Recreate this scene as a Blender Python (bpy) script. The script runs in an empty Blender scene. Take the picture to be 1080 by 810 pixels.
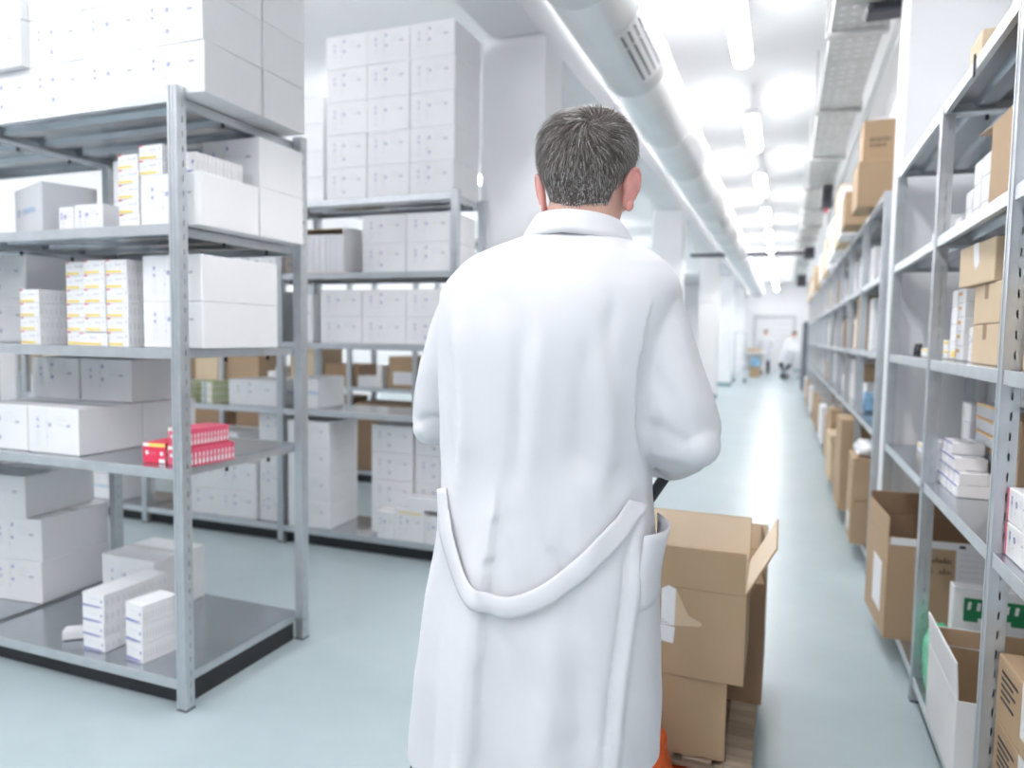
import bpy, bmesh, math, random
from mathutils import Vector, Matrix, noise
from mathutils.bvhtree import BVHTree
random.seed(7)
SC = bpy.context.scene
COL = SC.collection
PI = math.pi

# ------------------------------------------------------------------ camera
CAM_H = 1.37
cam_d = bpy.data.cameras.new('camera')
cam_d.sensor_width = 36.0
cam_d.lens = 751.12 / 1080 * 36.0
cam_d.clip_start = 0.05
cam_d.clip_end = 200
cam_d.dof.use_dof = True
cam_d.dof.focus_distance = 1.36
cam_d.dof.aperture_fstop = 2.4
cam = bpy.data.objects.new('camera', cam_d)
COL.objects.link(cam)
YAW, PITCH, ROLL = 0.363229965, -0.0680752226, 0.0154534533
fw = Vector((-math.sin(YAW) * math.cos(PITCH), math.cos(YAW) * math.cos(PITCH), math.sin(PITCH)))
rt = Vector((math.cos(YAW), math.sin(YAW), 0))
up = rt.cross(fw)
r2 = math.cos(ROLL) * rt + math.sin(ROLL) * up
u2 = -math.sin(ROLL) * rt + math.cos(ROLL) * up
m = Matrix((r2, u2, -fw)).transposed().to_4x4()
m.translation = Vector((0, 0, CAM_H))
cam.matrix_world = m
SC.camera = cam

# ------------------------------------------------------------------ light and exposure
W_STRENGTH = 0.3          # the hall is closed; its lamps give the light
LAMP_E = 27.0              # fluorescent diffusers
SC.view_settings.view_transform = 'Standard'
SC.view_settings.look = 'None'
SC.view_settings.gamma = 1.0
SC.view_settings.use_curve_mapping = False
SC.view_settings.exposure = 0.86
wd = bpy.data.worlds.new('world')
SC.world = wd
wd.use_nodes = True
bg = wd.node_tree.nodes['Background']
bg.inputs[0].default_value = (0.93, 0.965, 1.0, 1)
bg.inputs[1].default_value = W_STRENGTH

# ------------------------------------------------------------------ materials
def new_mat(name):
    mt = bpy.data.materials.new(name)
    mt.use_nodes = True
    return mt, mt.node_tree, mt.node_tree.nodes['Principled BSDF']

def mat(name, col, rough=0.5, metal=0.0, var=0.0, scale=8.0, bump=0.0, bscale=60.0, stretch=(1, 1, 1), spec=0.5, emit=None):
    mt, nt, bs = new_mat(name)
    bs.inputs['Roughness'].default_value = rough
    bs.inputs['Metallic'].default_value = metal
    bs.inputs['Specular IOR Level'].default_value = spec
    bs.inputs['Base Color'].default_value = (*col, 1)
    if var or bump:
        tc = nt.nodes.new('ShaderNodeTexCoord')
        mp = nt.nodes.new('ShaderNodeMapping')
        mp.inputs['Scale'].default_value = stretch
        nt.links.new(tc.outputs['Object'], mp.inputs['Vector'])
    if var:
        nz = nt.nodes.new('ShaderNodeTexNoise')
        nz.inputs['Scale'].default_value = scale
        nz.inputs['Detail'].default_value = 5
        nt.links.new(mp.outputs[0], nz.inputs['Vector'])
        cr = nt.nodes.new('ShaderNodeValToRGB')
        cr.color_ramp.elements[0].position = 0.3
        cr.color_ramp.elements[1].position = 0.7
        cr.color_ramp.elements[0].color = (*[c * (1 - var) for c in col], 1)
        cr.color_ramp.elements[1].color = (*[min(1, c * (1 + var)) for c in col], 1)
        nt.links.new(nz.outputs['Fac'], cr.inputs['Fac'])
        nt.links.new(cr.outputs['Color'], bs.inputs['Base Color'])
    if bump:
        n2 = nt.nodes.new('ShaderNodeTexNoise')
        n2.inputs['Scale'].default_value = bscale
        n2.inputs['Detail'].default_value = 4
        nt.links.new(mp.outputs[0], n2.inputs['Vector'])
        bp = nt.nodes.new('ShaderNodeBump')
        bp.inputs['Strength'].default_value = bump
        bp.inputs['Distance'].default_value = 0.01
        nt.links.new(n2.outputs['Fac'], bp.inputs['Height'])
        nt.links.new(bp.outputs['Normal'], bs.inputs['Normal'])
    if emit:
        bs.inputs['Emission Color'].default_value = (*emit[0], 1)
        bs.inputs['Emission Strength'].default_value = emit[1]
    return mt

M = {}
M['wall'] = mat('white wall paint', (0.86, 0.865, 0.875), 0.7, var=0.015, scale=2, bump=0.03, bscale=120)
M['ceiling'] = mat('white ceiling paint', (0.84, 0.845, 0.855), 0.8, var=0.015, scale=1.5)
M['pillar'] = mat('white pillar paint', (0.86, 0.865, 0.885), 0.6, var=0.015, scale=3)
M['skirt'] = mat('teal skirting', (0.23, 0.38, 0.40), 0.5, var=0.05)
M['steel'] = mat('galvanised steel', (0.58, 0.61, 0.64), 0.34, 0.68, var=0.06, scale=14, bump=0.02, bscale=90)
M['steel_tray'] = mat('galvanised shelf sheet', (0.47, 0.50, 0.535), 0.24, 0.85, var=0.06, scale=9, bump=0.03, bscale=7)
M['under_shade'] = mat('black under-shelf shade', (0.03, 0.032, 0.036), 0.7, var=0.1)  # near-black colour standing for the shade under the bottom shelves
M['steel_dark'] = mat('dark grey steel', (0.16, 0.165, 0.20), 0.5, 0.4, var=0.05)
M['duct'] = mat('duct sheet metal', (0.74, 0.755, 0.77), 0.33, 0.4, var=0.04, scale=3, bump=0.02, bscale=6)
M['tray_metal'] = mat('cable tray metal', (0.62, 0.62, 0.61), 0.5, 0.25, var=0.12, scale=10)
M['black'] = mat('black plastic', (0.016, 0.017, 0.022), 0.4, var=0.2, scale=20)
M['grey_black'] = mat('dark grey plastic', (0.05, 0.052, 0.07), 0.45, var=0.1, scale=20)
M['white_plastic'] = mat('white plastic', (0.88, 0.88, 0.89), 0.4, var=0.01)
M['card_white'] = mat('white coated carton board', (0.87, 0.87, 0.885), 0.55, var=0.018, scale=6, bump=0.02, bscale=35)
M['card_grey'] = mat('light grey carton board', (0.62, 0.63, 0.66), 0.6, var=0.03, scale=6)
M['seam'] = mat('carton seam', (0.42, 0.42, 0.45), 0.7, var=0.05)
M['tape'] = mat('clear packing tape', (0.83, 0.83, 0.83), 0.22, var=0.02)
M['print_blue'] = mat('blue print', (0.20, 0.22, 0.52), 0.6, var=0.05)
M['print_sky'] = mat('sky blue print', (0.20, 0.42, 0.70), 0.6, var=0.05)
M['print_grey'] = mat('grey print', (0.48, 0.48, 0.54), 0.6, var=0.05)
M['print_pale'] = mat('pale grey print', (0.68, 0.68, 0.73), 0.6, var=0.03)
M['print_faint'] = mat('faint grey print', (0.77, 0.77, 0.79), 0.6, var=0.02)
M['print_black'] = mat('black print', (0.03, 0.03, 0.035), 0.6, var=0.1)
M['print_red'] = mat('red print', (0.75, 0.06, 0.13), 0.5, var=0.05)
M['print_yellow'] = mat('yellow print', (0.92, 0.70, 0.16), 0.5, var=0.04)
M['print_orange'] = mat('orange print', (0.80, 0.47, 0.16), 0.5, var=0.05)
M['pack_red'] = mat('red pack board', (0.80, 0.045, 0.11), 0.4, var=0.05, scale=10)
M['pack_pink'] = mat('pink pack board', (0.80, 0.11, 0.20), 0.4, var=0.05, scale=10)
M['pack_green'] = mat('pale green pack board', (0.66, 0.72, 0.42), 0.5, var=0.06, scale=20)
M['pack_cream'] = mat('cream pack board', (0.86, 0.84, 0.76), 0.5, var=0.03, scale=20)
M['green'] = mat('green print', (0.015, 0.23, 0.09), 0.4, var=0.12, scale=25)
M['green_bag'] = mat('green plastic film', (0.10, 0.62, 0.33), 0.25, var=0.25, scale=18)
M['blue_bag'] = mat('light blue plastic', (0.30, 0.55, 0.78), 0.35, var=0.2, scale=12)
M['film'] = mat('white plastic film', (0.84, 0.85, 0.87), 0.25, var=0.04, scale=10, bump=0.3, bscale=14)
M['paper'] = mat('white paper', (0.84, 0.84, 0.87), 0.7, var=0.02)
M['card'] = mat('brown corrugated card', (0.46, 0.325, 0.20), 0.75, var=0.03, scale=4, bump=0.03, bscale=90, stretch=(1, 1, 1.3))
M['card_light'] = mat('pale brown corrugated card', (0.66, 0.52, 0.355), 0.75, var=0.03, scale=4, bump=0.03, bscale=90, stretch=(1, 1, 1.3))
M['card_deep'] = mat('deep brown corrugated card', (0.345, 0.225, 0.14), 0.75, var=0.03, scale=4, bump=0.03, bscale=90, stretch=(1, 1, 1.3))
M['card_lit'] = mat('lit inside of corrugated card', (0.74, 0.63, 0.49), 0.75, var=0.03, scale=4, bump=0.03, bscale=90)  # paler than the board itself: lamp light on the inside put into the colour
M['wood'] = mat('weathered pallet wood', (0.40, 0.32, 0.24), 0.8, var=0.25, scale=6, stretch=(1, 9, 9), bump=0.2, bscale=30)
M['orange'] = mat('orange truck paint', (0.88, 0.13, 0.02), 0.35, var=0.06, scale=6)
M['yellow'] = mat('yellow sticker', (0.85, 0.72, 0.05), 0.5, var=0.05)

# floor: pale teal-grey seamless resin floor with faint mottling and scuffs
mt, nt, bs = new_mat('pale teal resin floor')
tc = nt.nodes.new('ShaderNodeTexCoord')
n1 = nt.nodes.new('ShaderNodeTexNoise'); n1.inputs['Scale'].default_value = 1.3; n1.inputs['Detail'].default_value = 8
n2 = nt.nodes.new('ShaderNodeTexNoise'); n2.inputs['Scale'].default_value = 9; n2.inputs['Detail'].default_value = 8
mx = nt.nodes.new('ShaderNodeMix')
cr = nt.nodes.new('ShaderNodeValToRGB')
nt.links.new(tc.outputs['Object'], n1.inputs['Vector']); nt.links.new(tc.outputs['Object'], n2.inputs['Vector'])
nt.links.new(n1.outputs['Fac'], mx.inputs['A']); nt.links.new(n2.outputs['Fac'], mx.inputs['B']); mx.inputs['Factor'].default_value = 0.35
nt.links.new(mx.outputs['Result'], cr.inputs['Fac'])
cr.color_ramp.elements[0].position = 0.30; cr.color_ramp.elements[1].position = 0.70
cr.color_ramp.elements[0].color = (0.415, 0.505, 0.53, 1); cr.color_ramp.elements[1].color = (0.485, 0.575, 0.597, 1)
nt.links.new(cr.outputs['Color'], bs.inputs['Base Color'])
bs.inputs['Roughness'].default_value = 0.30
M['floor'] = mt

# ------------------------------------------------------------------ mesh helpers
class MB:
    def __init__(s):
        s.v = []; s.f = []; s.m = []; s.mats = []; s.smooth = []
    def mi(s, m):
        if m not in s.mats: s.mats.append(m)
        return s.mats.index(m)
    def geo(s, vs, fs, m, mtx=None, smooth=False):
        b = len(s.v); k = s.mi(m)
        if mtx is not None: vs = [mtx @ Vector(v) for v in vs]
        s.v += [tuple(v) for v in vs]
        for f in fs:
            s.f.append(tuple(b + i for i in f)); s.m.append(k); s.smooth.append(smooth)
        return s
    def box(s, x0, x1, y0, y1, z0, z1, m, bev=0.0, seg=1, mtx=None):
        if bev <= 0:
            vs = [(x, y, z) for x in (x0, x1) for y in (y0, y1) for z in (z0, z1)]
            fs = [(0, 1, 3, 2), (4, 6, 7, 5), (0, 4, 5, 1), (2, 3, 7, 6), (0, 2, 6, 4), (1, 5, 7, 3)]
            return s.geo(vs, fs, m, mtx)
        bm = bmesh.new()
        bmesh.ops.create_cube(bm, size=1)
        for v in bm.verts:
            v.co = ((x0 + x1) / 2 + v.co.x * (x1 - x0), (y0 + y1) / 2 + v.co.y * (y1 - y0), (z0 + z1) / 2 + v.co.z * (z1 - z0))
        bmesh.ops.bevel(bm, geom=bm.edges[:], offset=bev, segments=seg, profile=0.5, affect='EDGES')
        return s.bm(bm, m, mtx)
    def bm(s, bm, m, mtx=None, smooth=False):
        bm.verts.index_update()
        vs = [v.co.copy() for v in bm.verts]; fs = [tuple(v.index for v in f.verts) for f in bm.faces]
        bm.free()
        return s.geo(vs, fs, m, mtx, smooth)
    def quad(s, a, b, c, d, m): return s.geo([a, b, c, d], [(0, 1, 2, 3)], m)
    def tube(s, pts, r, m, n=10, cap=True, smooth=True):
        pts = [Vector(p) for p in pts]
        rs = r if isinstance(r, (list, tuple)) else [r] * len(pts)
        vs = []; fs = []; ref = None
        for i, p in enumerate(pts):
            t = (pts[min(i + 1, len(pts) - 1)] - pts[max(i - 1, 0)]).normalized()
            if ref is None: ref = Vector((0, 0, 1)) if abs(t.z) < 0.9 else Vector((1, 0, 0))
            a = t.cross(ref).normalized(); b = a.cross(t).normalized(); ref = b
            for k in range(n):
                q = 2 * PI * k / n
                vs.append(p + rs[i] * (math.cos(q) * a + math.sin(q) * b))
        for i in range(len(pts) - 1):
            for k in range(n):
                fs.append((i * n + k, i * n + (k + 1) % n, (i + 1) * n + (k + 1) % n, (i + 1) * n + k))
        s.geo(vs, fs, m, smooth=smooth)
        if cap:
            e = (len(pts) - 1) * n
            s.geo(vs[:n], [tuple(range(n))[::-1]], m); s.geo(vs[e:], [tuple(range(n))], m)
        return s
    def lathe(s, prof, m, n=24, mtx=None, smooth=True):
        vs = []; fs = []
        for r, z in prof:
            for k in range(n):
                q = 2 * PI * k / n; vs.append((r * math.cos(q), r * math.sin(q), z))
        for i in range(len(prof) - 1):
            for k in range(n):
                fs.append((i * n + k, i * n + (k + 1) % n, (i + 1) * n + (k + 1) % n, (i + 1) * n + k))
        return s.geo(vs, fs, m, mtx, smooth)
    def mesh(s, name):
        me = bpy.data.meshes.new(name)
        me.from_pydata(s.v, [], s.f)
        for mm in s.mats: me.materials.append(mm if not isinstance(mm, str) else M[mm])
        me.polygons.foreach_set('material_index', s.m)
        me.polygons.foreach_set('use_smooth', s.smooth)
        me.update()
        return me
    def build(s, name, parent=None, loc=None, rotz=0):
        return put(name, s.mesh(name), parent, loc, rotz)

def put(name, me, parent=None, loc=None, rotz=0):
    o = bpy.data.objects.new(name, me)
    COL.objects.link(o)
    if parent: o.parent = parent
    if loc is not None: o.location = loc
    if rotz: o.rotation_euler = (0, 0, rotz)
    return o

def tag(o, label, cat, group=None, kind=None):
    o['label'] = label; o['category'] = cat
    if group: o['group'] = group
    if kind: o['kind'] = kind
    return o

def thing(name, label, cat, loc, rotz=0, group=None):
    o = bpy.data.objects.new(name, None)
    o.empty_display_size = 0.05
    COL.objects.link(o); o.location = loc; o.rotation_euler = (0, 0, rotz)
    return tag(o, label, cat, group)

def struct(name, mb):
    o = mb.build(name); o['kind'] = 'structure'
    return o

def copy_tree(o, parent=None):
    c = o.copy(); COL.objects.link(c)
    if parent: c.parent = parent
    for ch in list(o.children): copy_tree(ch, c)
    return c

_txt = {}
def text_geo(s):
    """vertices (x right, y up, height of capitals about 0.7) and faces of a line of lettering, centred"""
    if s not in _txt:
        cu = bpy.data.curves.new('lettering', 'FONT'); cu.body = s; cu.align_x = 'CENTER'; cu.resolution_u = 2
        ob = bpy.data.objects.new('lettering', cu); COL.objects.link(ob)
        dg = bpy.context.evaluated_depsgraph_get()
        me = bpy.data.meshes.new_from_object(ob.evaluated_get(dg))
        _txt[s] = ([v.co.copy() for v in me.vertices], [tuple(p.vertices) for p in me.polygons])
        bpy.data.objects.remove(ob); bpy.data.curves.remove(cu); bpy.data.meshes.remove(me)
    return _txt[s]

ORD = ['first', 'second', 'third', 'fourth', 'fifth', 'sixth', 'seventh', 'eighth', 'ninth', 'tenth', 'eleventh', 'twelfth']
# ------------------------------------------------------------------ the room
CZ = 3.80
struct('floor', MB().box(-8.6, 0.96, -6, 33.2, -0.1, 0, 'floor'))
struct('ceiling', MB().box(-8.6, 0.96, -6, 33.2, CZ, CZ + 0.1, 'ceiling'))
struct('wall_right', MB().box(0.96, 1.12, -6, 33.2, 0, CZ, 'wall'))
struct('wall_front', MB().box(-8.6, 0.96, -6.15, -6, 0, CZ, 'wall'))
struct('wall_left', MB().box(-8.75, -8.6, -6, 33.2, 0, CZ, 'wall'))
wb = MB()
wb.box(-8.6, -1.22, 33.0, 33.2, 0, CZ, 'wall'); wb.box(0.40, 0.96, 33.0, 33.2, 0, CZ, 'wall'); wb.box(-1.22, 0.40, 33.0, 33.2, 2.34, CZ, 'wall')
struct('wall_back', wb)
# far door with a pale grey frame
dr = MB()
for i in range(9): dr.box(-1.16, 0.34, 33.03, 33.07, 0.01 + i * 0.256, 0.255 + i * 0.256, 'white_plastic', 0.008)
d1 = struct('door_1', dr)
df = MB().box(-1.26, -1.16, 32.94, 33.02, 0, 2.40, 'card_grey').box(0.34, 0.44, 32.94, 33.02, 0, 2.40, 'card_grey').box(-1.26, 0.44, 32.94, 33.02, 2.31, 2.41, 'card_grey')
df.build('door_frame', d1)
# pier that stands out of the right wall between the two runs of shelving
struct('trim_1', MB().box(0.53, 0.96, 4.17, 4.50, 0, CZ, 'pillar', 0.006))
struct('trim_2', MB().box(0.60, 0.96, 12.65, 13.0, 0, CZ, 'pillar', 0.006))
# row of square pillars along the left side of the aisle, and the beam they carry
PX = (-1.83, -1.41)
for k, y in enumerate((4.2, 10.45, 16.7, 21.5, 27.2)):
    p = MB().box(PX[0], PX[1], y, y + 0.34, 0, CZ - 0.60, 'pillar', 0.006)
    o = p.build('pillar' if k == 0 else 'pillar.%03d' % k); o['kind'] = 'structure'
    o['label'] = 'white square pillar'
    MB().box(PX[0] - 0.012, PX[1] + 0.012, y - 0.012, y + 0.352, 0, 0.10, 'skirt').build('skirting', o)
struct('ceiling_beam', MB().box(-1.76, -1.44, -6, 33.0, CZ - 0.60, CZ, 'pillar'))
struct('baseboard_right', MB().box(0.945, 0.96, -6, 4.17, 0, 0.10, 'skirt').box(0.945, 0.96, 4.50, 12.65, 0, 0.10, 'skirt').box(0.945, 0.96, 13.0, 33, 0, 0.10, 'skirt'))
struct('baseboard_back', MB().box(-8.6, -1.27, 32.98, 33.0, 0, 0.10, 'skirt').box(0.45, 0.96, 32.98, 33.0, 0, 0.10, 'skirt'))

# ------------------------------------------------------------------ ceiling lights
M['glow'] = mat('lit lamp diffuser', (0.9, 0.9, 0.9), 0.4, emit=((1.0, 0.985, 1.0), LAMP_E))
def make_light():
    t = thing('ceiling_light', 'x', 'ceiling light', (0, 0, 3.40), 0, 'fluorescent ceiling lights')
    hs = MB().box(-0.064, 0.064, -0.575, 0.575, 0.078, 0.15, 'white_plastic', 0.006)
    hs.box(-0.012, 0.012, -0.45, -0.42, 0.15, CZ - 3.40, 'white_plastic').box(-0.012, 0.012, 0.42, 0.45, 0.15, CZ - 3.40, 'white_plastic')
    hs.build('housing', t)
    # rounded trough of frosted plastic
    g = MB(); n = 12; rows = []
    for y, k in ((-0.58, 0.35), (-0.57, 0.75), (-0.545, 0.97), (-0.51, 1), (0.51, 1), (0.545, 0.97), (0.57, 0.75), (0.58, 0.35)):
        rows.append([(0.068 * k * math.cos(2 * PI * i / n), y, 0.06 + 0.054 * k * math.sin(2 * PI * i / n)) for i in range(n)])
    vs = [v for r in rows for v in r]; fs = []
    for j in range(len(rows) - 1):
        for i in range(n): fs.append((j * n + i, j * n + (i + 1) % n, (j + 1) * n + (i + 1) % n, (j + 1) * n + i))
    fs.append(tuple(range(n))[::-1]); fs.append(tuple(range((len(rows) - 1) * n, len(rows) * n)))
    g.geo(vs, fs, 'glow', smooth=True)
    g.build('diffuser', t)
    return t
light0 = make_light(); first_light = [True]
def place_light(x, y, label):
    o = light0 if first_light[0] else copy_tree(light0)
    first_light[0] = False
    o.location = (x, y, 3.40); o['label'] = label
for i in range(11):
    place_light(-0.37, 2.62 + 2.6 * (i + 1), 'lit fluorescent ceiling light over the aisle, %s from the camera' % ORD[i])
for i in range(3):
    place_light(-0.37, 2.62 - 2.6 * i, 'lit fluorescent ceiling light over the aisle %s' % ('straight above the camera', 'just behind the camera', 'well behind the camera')[i])
place_light(-2.1, -2.6, 'added unseen ceiling light between the rows behind the camera')  # extra lamp out of view, added to light the rack fronts and the man's back
place_light(-2.1, 0.35, 'added unseen ceiling light between the rows in front of the near left rack')  # added out of view to brighten the left racks and the coat
for i in range(11):
    place_light(-3.9, -2.2 + 2.9 * i, 'lit ceiling light above the left racks, %s along that row' % ORD[i])
    place_light(-6.5, -0.9 + 2.9 * i, 'lit ceiling light far over the left hall, %s along that row' % ORD[i])

# ------------------------------------------------------------------ ventilation duct on the left of the aisle
DX, DZ, DR = -0.996, 3.185, 0.225
du = thing('ventilation_duct', 'long round metal ventilation duct with slotted grille under the ceiling', 'duct', (DX, 0, DZ))
bdy = MB(); n = 40
prof = []
y = -5.9
ys = []
while y < 28.0:
    ys += [(y, 0), (y + 1.30, 0), (y + 1.305, 0.006), (y + 1.33, 0.006), (y + 1.335, 0)]; y += 1.34
vs = []; fs = []
for yy, e in ys:
    for k in range(n):
        q = 2 * PI * k / n; vs.append(((DR + e) * math.cos(q), yy, (DR + e) * math.sin(q)))
for i in range(len(ys) - 1):
    for k in range(n): fs.append((i * n + k, i * n + (k + 1) % n, (i + 1) * n + (k + 1) % n, (i + 1) * n + k))
bdy.geo(vs, fs, 'duct', smooth=True)
bdy.geo(vs[-n:], [tuple(range(n))], 'duct')
bdy.build('duct_pipe', du)
def grille(y0, y1):
    g = MB(); a0, a1 = -1.18, 0.20
    steps = 14
    def P(a, y, e): return ((DR + e) * math.cos(a), y, (DR + e) * math.sin(a))
    for i in range(steps):
        a, b = a0 + (a1 - a0) * i / steps, a0 + (a1 - a0) * (i + 1) / steps
        g.quad(P(a, y0, .006), P(b, y0, .006), P(b, y1, .006), P(a, y1, .006), 'duct')
    sl = MB()
    for i in range(7):
        a = a0 + 0.12 + (a1 - a0 - 0.24) * i / 6
        for s0, s1 in ((y0 + 0.05, y0 + 0.20), (y0 + 0.225, y1 - 0.05)):
            sl.quad(P(a - .028, s0, .008), P(a + .028, s0, .008), P(a + .028, s1, .008), P(a - .028, s1, .008), 'grey_black')
            sl.quad(P(a - .045, s0, .011), P(a - .028, s0, .016), P(a - .028, s1, .016), P(a - .045, s1, .011), 'duct')
    o = g.build('vent_grille', du); sl.build('slot', o)
grille(3.85, 4.62)
grille(10.2, 10.97)
for k in range(9):
    yy = 2.2 + 2.68 * k
    MB().box(-0.008, 0.008, yy - 0.012, yy + 0.012, DR - .005, CZ - DZ, 'steel').build('hanger', du)

# ------------------------------------------------------------------ cable tray and trunking on the right of the aisle
tr = thing('cable_tray', 'perforated grey metal cable tray under the ceiling above the right shelving', 'cable tray', (0, 0, 3.30))
tb = MB()
TX0, TX1 = 0.20, 0.50
y = 0.5
while y < 26:
    for j in range(5):      # perforated bottom: strips and bridges
        x = TX0 + j * (TX1 - TX0 - 0.03) / 4
        tb.box(x, x + 0.030, y, y + 2.0, 0, 0.003, 'tray_metal')
    k = 0
    while k < 20:
        tb.box(TX0, TX1, y + k * 0.1, y + k * 0.1 + (0.072 if k % 5 else 0.1), 0.0005, 0.0025, 'tray_metal'); k += 1
    y += 2.0
tb.box(TX0 - 0.003, TX0, 0.5, 26.5, 0, 0.06, 'tray_metal').box(TX1, TX1 + 0.003, 0.5, 26.5, 0, 0.06, 'tray_metal')
tb.build('tray', tr)
y = 1.7
while y < 26:
    MB().box(TX0 - 0.03, TX1 + 0.03, y, y + 0.05, -0.035, -0.003, 'tray_metal', 0.004).box(TX0 - 0.03, TX0 - 0.015, y + .015, y + .035, -0.01, CZ - 3.30, 'tray_metal').box(TX1 + 0.015, TX1 + 0.03, y + .015, y + .035, -0.01, CZ - 3.30, 'tray_metal').build('support_bracket', tr)
    y += 1.65
cb = MB()
for j in range(6):
    pts = [(0.24 + j * 0.042 + 0.008 * math.sin(y * 1.3 + j), y, 0.012 + 0.004 * (j % 2)) for y in [0.5 + 0.8 * i for i in range(32)]]
    cb.tube(pts, 0.009, 'tray_metal' if j % 2 else 'white_plastic', 6)
cb.build('cable', tr)
tk = MB().box(0.575, 0.685, 0.5, 4.17, 3.22, 3.36, 'white_plastic', 0.006).box(0.575, 0.685, 4.50, 12.65, 3.22, 3.36, 'white_plastic', 0.006)
tag(tk.build('cable_trunking'), 'white cable trunking running under the ceiling beside the cable tray', 'trunking')

def ceiling_box(x, y, z, w, d, h, label, red=False):
    t = thing('hanging_unit', label, 'box', (x, y, z), 0, 'dark units hanging from the ceiling')
    MB().box(-w / 2, w / 2, -d / 2, d / 2, 0, h, 'grey_black', 0.016, 2).box(-w / 2 + .03, w / 2 - .03, -d / 2 - .006, -d / 2, h * .2, h * .8, 'black', 0.003).build('body', t)
    MB().box(-0.015, 0.015, -0.015, 0.015, h, 3.264 - z if z + h < 3.26 else h + .004, 'steel').build('hanger', t)
    if red: MB().lathe([(0, -0.05), (.018, -0.045), (.022, -.02), (.03, 0)], 'print_red', 12).build('red_lamp', t)
ceiling_box(0.462, 4.62, 3.205, 0.200, 0.16, 0.055, 'large dark grey unit hanging in front of the white trunking')
ceiling_box(0.42, 9.6, 2.97, 0.13, 0.2, 0.28, 'dark narrow unit with a red tip hanging above right shelving', True)
ceiling_box(0.40, 15.4, 2.98, 0.2, 0.25, 0.22, 'dark square unit at the end of the black ceiling rail')
ceiling_box(0.36, 19.6, 2.72, 0.22, 0.25, 0.3, 'small dark unit hanging farthest down the aisle')
tag(MB().box(-1.9, 0.30, 15.37, 15.43, 3.06, 3.13, 'grey_black', 0.005).box(-1.89, -1.86, 15.385, 15.415, 3.13, CZ, 'steel').box(0.25, 0.28, 15.385, 15.415, 3.13, CZ, 'steel').build('ceiling_rail'), 'black rail crossing under the ceiling far down the aisle', 'rail')
# ------------------------------------------------------------------ shelving
RH = 2.20
LEV = (0.115, 0.88, 1.306, 1.738, 2.183)
def upright_mesh(h, rear):
    b = MB(); s = -1 if rear else 1
    w = 0.021
    def bx(x0, x1, y0, y1, z0, z1, m='steel', **k): b.box(x0, x1, min(s * y0, s * y1), max(s * y0, s * y1), z0, z1, m, **k)
    bx(-w, w, -0.001, 0.001, 0, h)
    for x in (-0.0165, 0.0165): bx(x - 0.0045, x + 0.0045, -0.004, 0, 0, h)
    bx(-0.003, 0.003, -0.003, 0, 0, h)
    for sx in (-1, 1):
        x0, x1 = (-w, -w + 0.002) if sx < 0 else (w - 0.002, w)
        bx(x0, x1, 0.001, 0.019, 0, h); bx(x0, x1, 0.0235, 0.038, 0, h)
        z = 0.0
        while z < h:
            bx(x0, x1, 0.019, 0.0235, z, min(h, z + 0.030)); z += 0.05
    bx(-w + .002, w - .002, 0.0375, 0.0395, 0, h)
    return b.mesh('upright')
UP = {}
def foot_mesh():
    return MB().box(-0.023, 0.023, -0.005, 0.041, 0, 0.010, 'steel_dark', 0.002).mesh('foot')
FOOT = foot_mesh()
def shelf_mesh(w, d):
    b = MB()
    x0, x1 = 0.023, w - 0.023
    b.box(x0, x1, 0.002, d - 0.002, -0.0025, 0, 'steel_tray')
    for y0, y1 in ((0.0, 0.0025), (d - 0.0025, d)): b.box(x0, x1, y0, y1, -0.036, 0.0006, 'steel', 0.0008)
    for y0, y1 in ((0.0025, 0.018), (d - 0.018, d - 0.0025)): b.box(x0, x1, y0, y1, -0.036, -0.034, 'steel')
    for xa, xb, xc, xd in ((x0, x0 + 0.0025, x0, x0 + 0.016), (x1 - 0.0025, x1, x1 - 0.016, x1)):
        b.box(xa, xb, 0.0025, d - 0.0025, -0.032, -0.0003, 'steel'); b.box(xc, xd, 0.018, d - 0.018, -0.034, -0.032, 'steel')
        b.box(xa - 0.0015, xb + 0.0015, 0.03, d - 0.03, -0.014, -0.010, 'steel')
    n = max(1, round(d / 0.2))
    for i in range(n):
        yc = d * (i + 1) / (n + 1)
        b.geo([(x0, yc - .04, -.0025), (x0, yc - .026, -.022), (x0, yc + .026, -.022), (x0, yc + .04, -.0025), (x1, yc - .04, -.0025), (x1, yc - .026, -.022), (x1, yc + .026, -.022), (x1, yc + .04, -.0025)],
              [(0, 1, 5, 4), (1, 2, 6, 5), (2, 3, 7, 6)], 'steel_tray')
    return b.mesh('shelf')
CLIP = MB().box(-0.004, 0.004, -0.006, 0.006, -0.052, -0.008, 'black', 0.001).mesh('shelf_clip')
SHM = {}
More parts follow.
